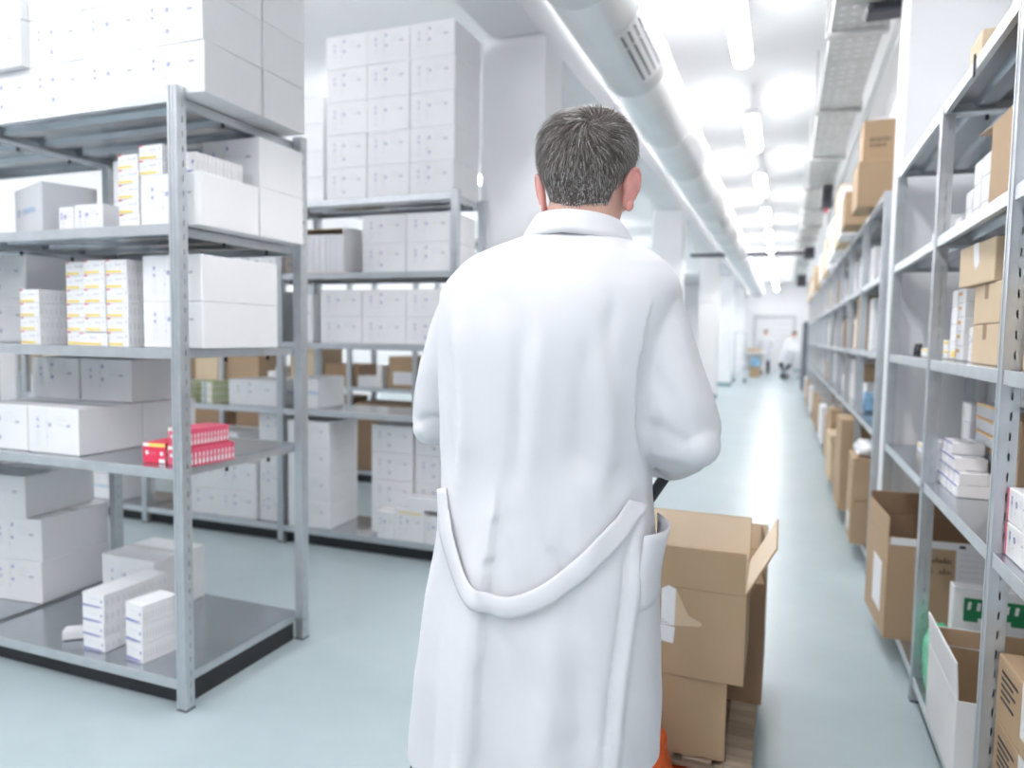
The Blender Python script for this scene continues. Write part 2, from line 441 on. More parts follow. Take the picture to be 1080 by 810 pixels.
def rack(label, loc, rotz, xs, d, levs=LEV, h=RH, group='galvanised shelving racks', clips=True, skip=()):
    t = thing('shelving_rack', label, 'shelving rack', loc, rotz, group)
    for rear in (0, 1):
        if (h, rear) not in UP: UP[(h, rear)] = upright_mesh(h, rear)
        for x in xs:
            u = put('upright', UP[(h, rear)], t, (x, d if rear else 0, 0))
            f = put('foot', FOOT, u)
            if rear: f.location = (0, -0.036, 0)
    for i in range(len(xs) - 1):
        w = xs[i + 1] - xs[i]; k = (round(w, 3), d)
        if k not in SHM: SHM[k] = shelf_mesh(w, d)
        for j, z in enumerate(levs):
            if (i, j) in skip: continue
            s = put('shelf', SHM[k], t, (xs[i], 0, z - 0.0012))
            if clips:
                put('shelf_clip', CLIP, s, (w - 0.030, d * 0.38, 0)); put('shelf_clip', CLIP, s, (w - 0.030, d * 0.72, 0))
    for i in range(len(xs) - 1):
        MB().box(xs[i] + .02, xs[i + 1] - .02, .045, .055, 0.0, levs[0] - .036, 'under_shade').build('shade_strip', t)  # dark strip added to imitate the shade below the bottom shelf
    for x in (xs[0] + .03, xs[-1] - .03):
        MB().box(x - .005, x + .005, .055, d - .045, 0.0, levs[0] - .036, 'under_shade').build('shade_strip', t)  # same added shade strip along both ends
    return t

# ------------------------------------------------------------------ cartons
def ring(b, cx, z, r0, r1, y, m, n=14):
    vs = []
    for k in range(n):
        q = 2 * PI * k / n
        vs += [(cx + r0 * math.cos(q), y, z + r0 * math.sin(q)), (cx + r1 * math.cos(q), y, z + r1 * math.sin(q))]
    b.geo(vs, [(2 * k, 2 * ((k + 1) % n), 2 * ((k + 1) % n) + 1, 2 * k + 1) for k in range(n)], m)
def disc(b, cx, z, r, y, m, n=12):
    b.geo([(cx + r * math.cos(2 * PI * k / n), y, z + r * math.sin(2 * PI * k / n)) for k in range(n)], [tuple(range(n))], m)
def patch(b, x0, x1, z0, z1, y, m): b.quad((x0, y, z0), (x1, y, z0), (x1, y, z1), (x0, y, z1), m)
def lettering(b, s, cx, z, size, y, m, mtx=None):
    vs, fs = text_geo(s)
    mx = Matrix.Translation((cx, y, z)) @ Matrix.Rotation(PI / 2, 4, 'X') @ Matrix.Scale(size, 4)
    if mtx is not None: mx = mtx @ mx
    b.geo(vs, fs, m, mx)
def side_mtx(w, d):     # maps the front (-Y) face plane onto the right (+X) face
    return Matrix.Rotation(PI / 2, 4, 'Z')

def carton_mesh(w, h, d, style='print', var=0, board='card_white'):
    b = MB()
    b.box(-w / 2, w / 2, -d / 2, d / 2, 0, h, board, 0.0035, 2)
    y = -d / 2 - 0.0006
    # top flap seam with tape
    b.geo([(-w / 2 + .004, -.0012, h + .0004), (w / 2 - .004, -.0012, h + .0004), (w / 2 - .004, .0012, h + .0004), (-w / 2 + .004, .0012, h + .0004)], [(0, 1, 2, 3)], 'seam')
    b.geo([(-w / 2 + .002, -.022, h + .0002), (w / 2 - .002, -.022, h + .0002), (w / 2 - .002, .022, h + .0002), (-w / 2 + .002, .022, h + .0002)], [(0, 1, 2, 3)], 'tape')
    u = w / 0.285; v = h / 0.185
    if style in ('print', 'pharmas'):
        # column of transport pictograms
        px = -w / 2 + 0.058 * u
        for i, kk in enumerate(('arrow', 'cup', 'blank', 'blank2')[:4 if var != 2 else 3]):
            z0 = h - (0.052 + 0.031 * i) * v; s = 0.0105 * min(u, 1.1)
            for (a, c, e, f) in ((-s, s, z0 - s, z0 - s + .0012), (-s, s, z0 + s - .0012, z0 + s), (-s, -s + .0012, z0 - s, z0 + s), (s - .0012, s, z0 - s, z0 + s)):
                patch(b, px + a, px + c, e, f, y, 'print_pale')
            if kk == 'arrow':
                b.geo([(px - .006, y, z0), (px + .006, y, z0), (px, y, z0 + .008)], [(0, 1, 2)], 'print_blue'); patch(b, px - .002, px + .002, z0 - .007, z0, y, 'print_blue')
            elif kk == 'cup':
                b.geo([(px - .006, y, z0 + .007), (px - .002, y, z0 - .001), (px + .002, y, z0 - .001), (px + .006, y, z0 + .007)], [(0, 1, 2, 3)], 'print_blue'); patch(b, px - .001, px + .001, z0 - .007, z0, y, 'print_blue')
            else: patch(b, px - .006, px + .006, z0 - .001, z0 + .001, y, 'print_pale')
        lx = px + 0.052 * u
        patch(b, lx - .0006, lx + .0006, h * 0.16, h * 0.97, y, 'print_pale')
        for i in range(3): patch(b, lx - .002, lx + .002, h * (0.34 + 0.15 * i), h * (0.39 + 0.15 * i), y, 'print_grey' if i != 1 else 'print_pale')
        gx = lx + 0.016 * u
        for zz in ((h * 0.68, h * 0.26) if var == 0 else (h * 0.62,) if var == 1 else (h * 0.82, h * 0.52)):
            ring(b, gx, zz, 0.0045, 0.0078, y, 'print_blue'); disc(b, gx, zz, 0.0030, y, 'print_grey')
        tx = gx + 0.030 * u
        for i in range(3): patch(b, tx, tx + (0.055, 0.07, 0.045)[i] * u, h * (0.80 - 0.07 * i), h * (0.80 - 0.07 * i) + .0016, y, 'print_pale')
        patch(b, tx + 0.06 * u, tx + 0.085 * u, h * 0.60, h * 0.645, y, 'print_grey')
        patch(b, tx + 0.005 * u, tx + 0.05 * u, h * 0.615, h * 0.625, y, 'print_pale')
    if style == 'pharmas':
        mx = side_mtx(w, d)
        def P(x0, x1, z0, z1, m): b.geo([mx @ Vector(p) for p in ((x0, -w / 2 - .0006, z0), (x1, -w / 2 - .0006, z0), (x1, -w / 2 - .0006, z1), (x0, -w / 2 - .0006, z1))], [(0, 1, 2, 3)], m)
        lettering(b, 'PHARMAS', 0.02, h * 0.42, 0.040, -w / 2 - .0006, 'print_blue', mx)
        lettering(b, 'O', -d * 0.36, h * 0.40, 0.052, -w / 2 - .0006, 'print_sky', mx)
    if style == 'logo':      # printed name on the front
        lettering(b, 'PHARMAS', 0.02, h * 0.45, 0.035, y, 'print_sky')
        ring(b, -w * 0.33, h * 0.5, 0.008, 0.015, y, 'print_blue')
    return b.mesh('carton')
CM = {}
def carton(x, y, z, label, w=0.283, h=0.184, d=0.285, style='print', var=None, rotz=0.0, group=None, board='card_white', name='white_carton', jit=True):
    """(x, y) is the middle of the front face; the carton stands on z and its depth runs away from the front"""
    if var is None: var = random.randrange(3)
    k = (w, h, d, style, var, board)
    if k not in CM: CM[k] = carton_mesh(*k)
    a = rotz + (random.uniform(-0.012, 0.012) if jit else 0)
    cx, cy = x - math.sin(rotz) * d / 2, y + math.cos(rotz) * d / 2
    o = put(name, CM[k], None, (cx, cy, z), a)
    return tag(o, label, 'carton', group)
# ------------------------------------------------------------------ near left rack and what stands on it
AX = -1.972
rack('near left galvanised rack with five shelves of white cartons', (AX - 2.0, 1.90, 0), 0, (0, 0.882, 2.0), 0.70)
NA = 'near left rack'
# top shelf
G = 'cartons on top of the near left rack'
for r in range(3):
    for c in range(4):
        yy = 1.945 - (0.03 if (c == 3 and r) else 0)
        carton(-2.018 - 0.2835 * c, yy, 2.183 + 0.1735 * r, 'white carton on top of %s, front row, %s from its end, %s layer' % (NA, ORD[c], ('bottom', 'middle', 'upper')[r]), h=0.173, d=0.29, group=G)
    carton(-2.02, 2.245, 2.183 + 0.178 * r, 'white carton on top of %s, behind the end stack, %s layer' % (NA, ('bottom', 'middle', 'upper')[r]), h=0.177, d=0.25, group=G)
# second shelf from the top
z = 1.738
G = 'cartons on the second shelf of the near left rack'
carton(-2.055, 1.965, z, 'white carton at the front end of second shelf on %s' % NA, h=0.186, d=0.29, var=1, group=G)
for r in range(2): carton(-2.055, 2.262, z + 0.19 * r, '%s white carton of two at the back end of second shelf, %s' % (('lower', 'upper')[r], NA), h=0.19, d=0.265, var=r + 1, group=G)
carton(-2.39, 2.10, z, 'lower narrow white carton beside the colourful packs on second shelf', w=0.20, h=0.135, d=0.25, var=2, group=G)
carton(-2.395, 2.10, z + .135, 'upper narrow white carton beside the colourful packs on second shelf', w=0.19, h=0.155, d=0.25, var=2, group=G)
carton(-2.490, 1.99, z, 'small low white carton in the middle of second shelf on near left rack', w=0.15, h=0.105, d=0.1, var=1, group=G)
carton(-2.610, 1.99, z, 'small low white carton beside the grey carton on second shelf', w=0.08, h=0.10, d=0.1, var=1, group=G)
carton(-2.865, 2.02, z, 'grey carton with blue printing standing askew on second shelf', w=0.34, h=0.20, d=0.20, style='logo', rotz=-0.35, board='card_grey', name='grey_carton', group=G)
# third shelf
z = 1.306
G = 'cartons on the third shelf of the near left rack'
for r in range(2):
    carton(-2.075, 1.985, z + 0.168 * r, '%s white carton at the right end of third shelf on near left rack' % ('lower', 'upper')[r], w=0.283, h=0.167, d=0.40, var=1, group=G)
    carton(-3.285, 2.19, z + 0.195 * r, '%s white carton behind the medicine packs on third shelf' % ('lower', 'upper')[r], w=0.32, h=0.194, d=0.30, var=0, group=G)
carton(-2.39, 2.27, z, 'plain white carton hidden behind the tall block of packs', w=0.28, h=0.34, d=0.28, style='plain', group=G)

def bundle_mesh(kind, w, h, d):
    """wrapped row of small medicine packs: printed fronts, edges of the single packs along the side"""
    b = MB()
    n = 12
    body = {'yellow': 'card_white', 'red': 'pack_red', 'pink': 'pack_pink', 'white': 'card_white', 'green': 'pack_green'}[kind]
    for i in range(n):
        y0 = -d / 2 + d * i / n
        b.box(-w / 2 + random.uniform(0, .0006), w / 2 - random.uniform(0, .0012), y0 + .0004, y0 + d / n - .0004, 0, h - random.uniform(0.0004, .0014), body, 0.0006)
    y = -d / 2 - 0.0006
    if kind == 'yellow':
        patch(b, -w / 2 + .002, w / 2 - .03, h * .08, h * .24, y, 'print_yellow')
        patch(b, -w / 2 + .001, -w / 2 + .020, h * .90, h * .985, y, 'print_red')
        patch(b, w / 2 - .014, w / 2 - .010, h * .6, h * .8, y, 'print_grey'); patch(b, -w / 2 + .05, -w / 2 + .085, h * .58, h * .70, y, 'print_pale')
        patch(b, -w / 2 + .012, -w / 2 + .035, h * .55, h * .60, y, 'print_pale')
        sm = 'print_faint'
    elif kind in ('red', 'pink'):
        patch(b, -w / 2 + .001, w / 2 - .001, h * .80, h * .985, y, 'print_yellow')
        patch(b, -w / 2 + .001, -w / 2 + .03, h * .80, h * .985, y - .0002, 'pack_cream')
        disc(b, -w / 2 + .020, h * .5, h * .11, y, 'card_white'); patch(b, -w / 2 + .034, -w / 2 + .060, h * .42, h * .56, y, 'pack_pink')
        disc(b, w / 2 - .018, h * .48, h * .11, y, 'card_white')
        patch(b, w / 2 - .03, w / 2 - .002, h * .02, h * .22, y, 'card_white')
        sm = 'card_white'
    elif kind == 'green':
        patch(b, -w / 2 + .001, w / 2 - .001, h * .05, h * .92, y, 'pack_cream'); patch(b, -w / 2 + .3 * w, -w / 2 + .42 * w, 0.001, h - .002, y - .0002, 'print_sky')
        sm = 'pack_cream'
    else:
        b.geo([(-w / 2 + .002, y, h * .05), (w / 2 - .03, y, h * .05), (w / 2 - .004, y, h * .13), (-w / 2 + .002, y, h * .18)], [(0, 1, 2, 3)], 'print_blue')
        patch(b, -w / 2 + .03, w / 2 - .03, h * .6, h * .63, y, 'print_pale'); patch(b, w / 2 - .018, w / 2 - .010, h * .45, h * .6, y, 'print_blue')
        sm = 'print_faint'
    for i in range(n):         # print on the visible edge of each single pack
        y0 = -d / 2 + d * (i + .5) / n
        hw = d / n * (.22 if kind == 'white' or kind == 'yellow' else .3)
        for sx in (1,):
            x = w / 2 + .0005
            z0, z1 = (h * .12, h * .72) if kind in ('red', 'pink') else (h * .22, h * .62)
            if kind in ('red', 'pink'):
                b.quad((x, y0 - hw, z0), (x, y0 + hw, z0), (x, y0 + hw * .5, z1), (x, y0 - hw * .5, z1), sm)
                b.quad((x + .0002, y0 - hw * .4, z0 + h * .25), (x + .0002, y0 + hw * .4, z0 + h * .25), (x + .0002, y0 + hw * .4, z0 + h * .4), (x + .0002, y0 - hw * .4, z0 + h * .4), body)
            else:
                b.quad((x, y0 - hw, z0), (x, y0 + hw, z0), (x, y0 + hw, z1), (x, y0 - hw, z1), sm)
    return b.mesh('medicine_pack_bundle')
BM_ = {}
def bundle(x, y, z, label, kind, w=0.112, h=0.0535, d=0.22, rotz=0.0, group=None, tilt=None):
    k = (kind, w, h, d)
    if k not in BM_: BM_[k] = bundle_mesh(*k)
    a = rotz + random.uniform(-0.015, 0.015)
    o = put('medicine_pack_bundle', BM_[k], None, (x - math.sin(rotz) * d / 2, y + math.cos(rotz) * d / 2, z), a)
    if tilt: o.rotation_euler = (tilt[0], tilt[1], a)
    return tag(o, label, 'medicine packs', group)
LAY = ('bottom', 'second', 'third', 'fourth', 'fifth', 'sixth', 'seventh')
G = 'yellow and white medicine packs on the third shelf'
for r in range(6):
    for c in range(2):
        if r == 0 and c == 0: continue
        bundle(-2.437 + 0.1135 * c, 1.965, z + 0.0538 * r, 'yellow striped pack bundle, tall block on third shelf, %s column, %s layer' % (('left', 'right')[c], LAY[r]), 'yellow', group=G, rotz=-0.03)
bundle(-2.437, 1.955, z, 'lone pack bundle lying turned at the foot of the tall block', 'yellow', w=0.135, h=0.05, d=0.10, group=G, rotz=0.06)
for r in range(4): bundle(-2.765, 1.945, z + 0.0538 * r, 'yellow striped pack bundle in the low left block on third shelf, %s layer' % LAY[r], 'yellow', d=0.235, group=G, rotz=-0.03)
for r in range(6): bundle(-2.583, 2.0, z + 0.0538 * r, 'yellow striped pack bundle between the two blocks on third shelf, %s layer' % LAY[r], 'yellow', w=0.10, d=0.16, group=G)
# medicine packs on the second shelf
G = 'yellow and white medicine packs on the second shelf'
for r in range(5): bundle(-2.255, 1.965, 1.738 + 0.0535 * r, 'yellow striped pack bundle on second shelf, single stack, %s layer' % LAY[r], 'yellow', h=0.053, w=0.10, d=0.21, group=G)
for r in range(2):
    bundle(-2.145, 1.965, 1.738 + 0.1865 + 0.0535 * r, 'yellow striped pack bundle lying on the front carton of second shelf, %s layer' % ('lower', 'upper')[r], 'yellow', h=0.053, d=0.21, group=G)
bundle(-2.015, 1.985, 1.738 + .1865, 'pale pack bundle on the front carton behind the rack post', 'white', w=0.12, h=0.075, d=0.23, group=G)
# fourth shelf
z = 0.88
G = 'cartons on the fourth shelf of the near left rack'
for c in range(2):
    for q in range(2):
        carton(-2.655 - 0.29 * c - (0.0 if q == 0 else 0.0), 1.946 + 0.292 * q, z, 'white carton on fourth shelf of near left rack, %s row, %s from its right end' % (('front', 'back')[q], ORD[c]), h=0.182, d=0.289, var=(1, 0)[c], group=G)
    carton(-2.695 - 0.305 * c, 2.215, z + 0.183, '%s of two white cartons stacked on the back row of fourth shelf' % ('right', 'left')[c], w=0.295, h=0.180, d=0.30, var=2, group=G)
G = 'red medicine packs on the fourth shelf'
bundle(-2.155, 1.965, z, 'bright red pack bundle lying alone left of the rack post', 'red', w=0.105, h=0.075, d=0.13, group=G, rotz=0.05)
bundle(-2.03, 1.957, z, 'lower pink pack bundle of two on the fourth shelf', 'pink', w=0.115, h=0.070, d=0.205, group=G, rotz=-0.10)
bundle(-2.035, 1.965, z + .0705, 'upper pink pack bundle of two on the fourth shelf', 'pink', w=0.112, h=0.066, d=0.18, group=G, rotz=-0.08)
# bottom shelf
z = 0.115
G = 'cartons on the bottom shelf of the near left rack'
for r in range(3):
    carton(-3.255 - (0.07 if r == 2 else 0), 2.19 + (-0.02 if r == 2 else 0), z + 0.196 * r, 'white carton in the right stack on the bottom shelf, %s layer' % ('bottom', 'middle', 'upper')[r], w=0.30, h=0.195, d=0.38, var=2, rotz=0.10, group=G)
    carton(-3.69, 2.20, z + 0.196 * r, 'white carton in the left stack on the bottom shelf, %s layer' % ('bottom', 'middle', 'upper')[r], w=0.30, h=0.195, d=0.38, var=2, group=G)
carton(-2.675, 2.285, z, 'tall white carton alone in the middle of the bottom shelf', w=0.31, h=0.25, d=0.285, var=0, group=G)
G = 'white medicine packs on the bottom shelf'
for r in range(4): bundle(-2.475, 1.955, z + 0.0575 * r, 'white blue-striped pack bundle in the long block on bottom shelf, %s layer' % LAY[r], 'white', w=0.118, h=0.057, d=0.30, rotz=-0.02, group=G)
for r in range(3): bundle(-2.255, 1.95, z + 0.0745 * r, 'plain white pack bundle in the short block by the rack post, %s layer' % LAY[r], 'white', w=0.10, h=0.074, d=0.15, rotz=-0.12, group=G)
bundle(-2.685, 1.99, z + 0.004, 'small white pack lying by itself on the bottom shelf', 'white', w=0.06, h=0.035, d=0.10, rotz=-0.9, group=G)

# ------------------------------------------------------------------ second left rack, behind
BY = 3.74
BXS = (0, 1.2, 2.38, 3.61)
rack('middle left rack behind the near one, its end against the pillar', (-5.40, BY, 0), 0, BXS, 0.42)
NB = 'middle left rack'
G = 'cartons on top of the middle left rack'
for r in range(5):
    for c in range(3):
        carton(-1.962 - 0.2915 * c, BY + 0.045, 2.183 + 0.197 * r, 'white carton on top of %s, %s from the pillar, %s layer' % (NB, ORD[c], LAY[r]), w=0.288, h=0.196, d=0.365, group=G)
for r in range(4):
    carton(-2.885, BY + 0.09, 2.183 + 0.165 * r, 'white carton in the lower stack on top of %s, %s layer' % (NB, LAY[r]), w=0.28, h=0.164, d=0.26, style='plain', group=G)
for r in range(3):
    carton(-3.35, BY + 0.09, 2.183 + 0.18 * r, 'white carton in the leftmost stack on top of %s, %s layer' % (NB, LAY[r]), w=0.30, h=0.179, d=0.26, group=G)
    carton(-3.66, BY + 0.09, 2.183 + 0.18 * r, 'white carton in the far stack on top of %s, %s layer' % (NB, LAY[r]), w=0.30, h=0.179, d=0.26, group=G)
z = 1.738
G = 'cartons on the second shelf of the middle left rack'
for r in range(2):
    for c in range(2):
        carton(-1.967 - 0.305 * c, BY + 0.03, z + 0.172 * r, 'white carton on second shelf of %s, %s from the pillar, %s layer' % (NB, ORD[c], ('lower', 'upper')[r]), w=0.30, h=0.171, d=0.33, group=G)
carton(-3.20, BY + 0.03, z, 'white carton on second shelf of middle left rack beside the upright', w=0.30, h=0.14, d=0.33, style='pharmas', group=G)
# open carton full of folded leaflets
t = thing('open_carton', 'open carton packed with upright white leaflets on the middle left rack', 'carton', (-2.69, BY + 0.03, z))
b = MB(); w, h, d, k = 0.36, 0.275, 0.32, 0.005
b.box(-w / 2, -w / 2 + k, 0, d, 0, h, 'card').box(w / 2 - k, w / 2, 0, d, 0, h, 'card_white').box(-w / 2, w / 2, d - k, d, 0, h, 'card').box(-w / 2, w / 2, 0, d, 0, k, 'card').box(-w / 2, w / 2, 0, d, h - k, h, 'card')
b.build('carton_shell', t)
MB().box(w / 2, w / 2 + 0.004, -0.075, 0.0, 0.004, h, 'card_white').build('flap', t)
for i in range(14):
    x = -w / 2 + 0.010 + i * 0.0235
    bb = MB().box(x, x + 0.0215, 0.012 + random.uniform(0, .008), d - .02, k, h - .03 - random.uniform(0, .004), 'paper')
    for q in range(10): patch(bb, x + .004, x + .008, .02 + q * .022, .03 + q * .022, 0.0115, 'print_pale' if i not in (1, 8) else 'print_blue')
    bb.build('leaflet_stack', t)
z = 1.306
G = 'cartons on the third shelf of the middle left rack'
for r in range(2):
    for c in range(3):
        carton(-1.967 - 0.305 * c, BY + 0.03, z + 0.165 * r, 'white carton on third shelf of %s, %s from the pillar, %s layer' % (NB, ORD[c], ('lower', 'upper')[r]), w=0.30, h=0.164, d=0.33, group=G)
    carton(-3.175, BY + 0.03, z + 0.165 * r, '%s carton with blue lettering on third shelf near the upright' % ('lower', 'upper')[r], w=0.24, h=0.163, d=0.36, style='logo', board='card_grey', name='grey_carton', group=G)
carton(-2.86, BY + 0.03, z, 'tall white carton against the upright on third shelf', w=0.15, h=0.30, d=0.3, style='print', group=G)
z = 0.88
G = 'cartons on the fourth shelf of the middle left rack'
carton(-3.27, BY + 0.04, z, 'long white carton with blue lettering on fourth shelf', w=0.40, h=0.17, d=0.33, style='pharmas', group=G)
carton(-2.86, BY + 0.06, z, 'white carton standing just right of the upright on fourth shelf', w=0.17, h=0.20, d=0.30, style='logo', group=G)
G = 'pale green medicine packs on the fourth shelf'
for r in range(3): bundle(-3.66, BY + 0.04, z + 0.048 * r, 'pale green pack bundle, near stack on fourth shelf, %s layer' % LAY[r], 'green', w=0.16, h=0.047, d=0.26, rotz=-0.35, group=G)
for r in range(3): bundle(-3.87, BY + 0.04, z + 0.046 * r, 'pale green pack bundle, left stack on fourth shelf, %s layer' % LAY[r], 'green', w=0.16, h=0.045, d=0.24, rotz=-0.3, group=G)
# bottom shelf
z = 0.115
G = 'cartons on the bottom shelf of the middle left rack'
for r in range(4):
    carton(-2.815, BY + 0.02, z + 0.173 * r, 'white carton in the stack beside the upright on bottom shelf, %s layer' % LAY[r], w=0.31, h=0.172, d=0.34, var=1, rotz=0.04, group=G)
for c in range(2):
    for r in range(4):
        carton(-2.25 + 0.31 * c, BY + 0.10, z + 0.172 * r, 'white carton at the back of the bottom shelf, %s column, %s layer' % (('left', 'right')[c], LAY[r]), w=0.295, h=0.17, d=0.28, var=0, group=G)
for c, (x, w, h) in enumerate(((-2.235, 0.12, 0.17), (-2.07, 0.20, 0.20), (-1.90, 0.13, 0.17))):
    o = carton(x, BY - 0.0, z, '%s small white carton in front at the end of the bottom shelf' % ('leftmost', 'middle yellow-striped', 'rightmost')[c], w=w, h=h, d=0.09, var=1, group=G)
    patch_ = MB(); patch(patch_, -w * .35, w * .4, h * .86, h * .90, -0.0465, 'print_yellow')
    if c == 1: patch_.build('yellow_stripe', o)
carton(-1.96, BY - 0.0, z + 0.2005, 'low yellow-striped carton lying on the small cartons', w=0.26, h=0.075, d=0.09, style='plain', group=G)
for r in range(2):
    for c in range(2):
        carton(-3.40 - 0.32 * c, BY + 0.03, z + 0.185 * r, 'white carton on bottom shelf seen under near rack, %s column, %s layer' % (('right', 'left')[c], ('lower', 'upper')[r]), w=0.31, h=0.184, d=0.34, var=2, rotz=0.05, group=G)
for r in range(4): carton(-3.145, BY + 0.05, z + 0.18 * r, 'narrow white carton in the stack left of the upright on bottom shelf, %s layer' % LAY[r], w=0.17, h=0.179, d=0.34, var=2, group=G)
for r in range(2): carton(-4.70, BY + 0.06, z + 0.185 * r, '%s lettered white carton at the far left of bottom shelf under the rack' % ('lower', 'upper')[r], style='logo', w=0.42, h=0.184, d=0.3, var=2, group=G)
for r in range(1): carton(-3.62, BY + 0.06, 0.115 + 0.372, 'dark shaded white carton with lettering on top of the bottom shelf stack', w=0.40, h=0.20, d=0.3, style='logo', group=G)
# ------------------------------------------------------------------ third left rack with brown cartons
CY = 5.55
rack('far left rack loaded with brown cartons behind the white ones', (-8.12, CY, 0), 0, (0, 0.99, 1.99, 2.93, 3.67, 4.41, 5.09, 5.75), 0.45, clips=False)
G = 'brown cartons on the far left rack'
def brown_mesh(w, h, d, board='card', var=0):
    b = MB()
    b.box(-w / 2, w / 2, -d / 2, d / 2, 0, h, board, 0.004, 2)
    y = -d / 2 - .0006
    b.geo([(-w / 2 + .004, -.0012, h + .0004), (w / 2 - .004, -.0012, h + .0004), (w / 2 - .004, .0012, h + .0004), (-w / 2 + .004, .0012, h + .0004)], [(0, 1, 2, 3)], 'card_deep')
    if var == 1:      # white address label
        patch(b, -w * .42, -w * .08, h * .12, h * .52, y, 'paper')
        for i in range(4): patch(b, -w * .38, -w * (.12 + .03 * i), h * (.2 + .07 * i), h * (.215 + .07 * i), y - .0002, 'print_pale')
    if var == 2:      # strip of tape down the face
        patch(b, -.022, .022, h * .62, h, y, 'card_deep')
    if var == 3:      # bold two-line print
        for r, n in ((0, 9), (1, 7)):
            for i in range(n):
                x = -w * .28 + i * w * .072; z0 = h * (.50 - .13 * r)
                patch(b, x, x + w * .018, z0, z0 + h * .09, y, 'print_black'); patch(b, x + w * .018, x + w * .05, z0 + h * (.07 if i % 2 else .035), z0 + h * (.09 if i % 2 else .055), y, 'print_black')
                if i % 3 == 0: patch(b, x + w * .036, x + w * .05, z0, z0 + h * .09, y, 'print_black')
    if var == 4:      # torn white tape and black print
        b.geo([(-.03, y, h), (.02, y, h), (.035, y, h * .5), (.0, y, h * .36), (-.02, y, h * .55)], [(0, 1, 2, 3, 4)], 'paper')
        b.geo([(-.03, -d / 2, h + .0008), (.02, -d / 2, h + .0008), (.03, -d / 2 + .08, h + .0008), (-.02, -d / 2 + .1, h + .0008)], [(0, 1, 2, 3)], 'paper')
    if var == 5:
        for i in range(5): patch(b, -w * .40, -w * .40 + w * (.34, .25, .3, .2, .28)[i], h * (.78 - .1 * i), h * (.825 - .1 * i), y, 'print_black')
        patch(b, w * .02, w * .20, h * .25, h * 1.0, y, 'tape'); b.geo([(w * .02, -d / 2, h + .0006), (w * .2, -d / 2, h + .0006), (w * .2, 0, h + .0006), (w * .02, 0, h + .0006)], [(0, 1, 2, 3)], 'tape')
    if var == 6: patch(b, w * .20, w * .36, h * .10, h * .45, y, 'yellow')
    return b.mesh('brown_carton')
def brown(x, y, z, label, w, h, d, var=0, rotz=0.0, board='card', group=None):
    k = ('brown', w, h, d, board, var)
    if k not in CM: CM[k] = brown_mesh(w, h, d, board, var)
    o = put('brown_carton', CM[k], None, (x - math.sin(rotz) * d / 2, y + math.cos(rotz) * d / 2, z), rotz + random.uniform(-.01, .01))
    return tag(o, label, 'carton', group)
brown(-3.03, CY + .05, .88, 'brown carton with a white paper label on the far left rack', 0.58, .285, .34, 1, group=G)
brown(-3.83, CY + .05, .88, 'brown carton with a yellow sticker on the far left rack', 0.36, .20, .34, 6, board='card_deep', group=G)
for i in range(5): carton(-3.62 + 0.052 * i, CY + .05, .88, 'small white pack standing beside the labelled brown carton, %s of its row' % ORD[i], w=.050, h=.10 if i < 4 else .20, d=.15, style='plain', group='small white packs on the far left rack')
for i, (x, w, h, v, bd) in enumerate(((-7.95, .28, .31, 0, 'card'), (-7.63, .28, .26, 0, 'card_light'), (-7.26, .34, .33, 0, 'card'), (-6.5, .4, .3, 2, 'card_deep'), (-5.80, .40, .37, 0, 'card'), (-5.42, .30, .36, 0, 'card_light'), (-4.98, .42, .37, 2, 'card'), (-4.22, .36, .37, 0, 'card_light'))):
    brown(x, CY + .05, .88, 'brown carton on middle level of the far left rack, %s from its far end' % ORD[i], w, h, .34, v, board=bd, group=G)
for i in range(2): carton(-4.62 + .09 * i, CY + .05, .88, '%s small white box between brown cartons of the far left rack' % ('left', 'right')[i], w=.085, h=.11 + .05 * i, d=.2, style='plain', group='small white packs on the far left rack')
for i, (x, w, h) in enumerate(((-5.6, .5, .36), (-4.92, .45, .40), (-4.2, .5, .30), (-3.45, .45, .37), (-2.85, .5, .34))):
    (brown if i != 2 else carton)(x, CY + .05, 1.306, 'carton seen through the gap on upper level of far left rack, %s along' % ORD[i], w, h, .34, group=G)
for i, (x, w, h) in enumerate(((-6.2, .6, .6), (-5.5, .6, .66), (-4.75, .6, .58), (-4.05, .6, .66), (-3.38, .58, .62), (-2.72, .52, .66))):
    brown(x, CY + .05, .115, 'brown carton low on the far left rack, %s from the left' % ORD[i], w, h, .34, board='card_deep', group=G)
# ------------------------------------------------------------------ right shelving
RX = 0.506
R90 = -PI / 2
LR = (0.105, 0.85, 1.305, 1.75, 2.222)
rack('near right rack of bare galvanised uprights standing along the wall', (RX, 4.10, 0), R90, (0, 1.08, 2.02, 2.97), 0.38, LR, 2.2205)
rack('second right rack just beyond the white pier', (RX, 9.0, 0), R90, (0, 1.1, 2.2, 3.3, 4.4), 0.38, LR, 2.2205, clips=False)
rack('third right rack further down the aisle', (RX, 12.55, 0), R90, (0, 1.1, 2.2, 3.4), 0.38, LR, 2.2205, clips=False)
rack('last right rack near the far end of the aisle', (RX, 17.5, 0), R90, (0, 1.1, 2.2, 3.3, 4.4), 0.38, LR, 2.2205, clips=False)

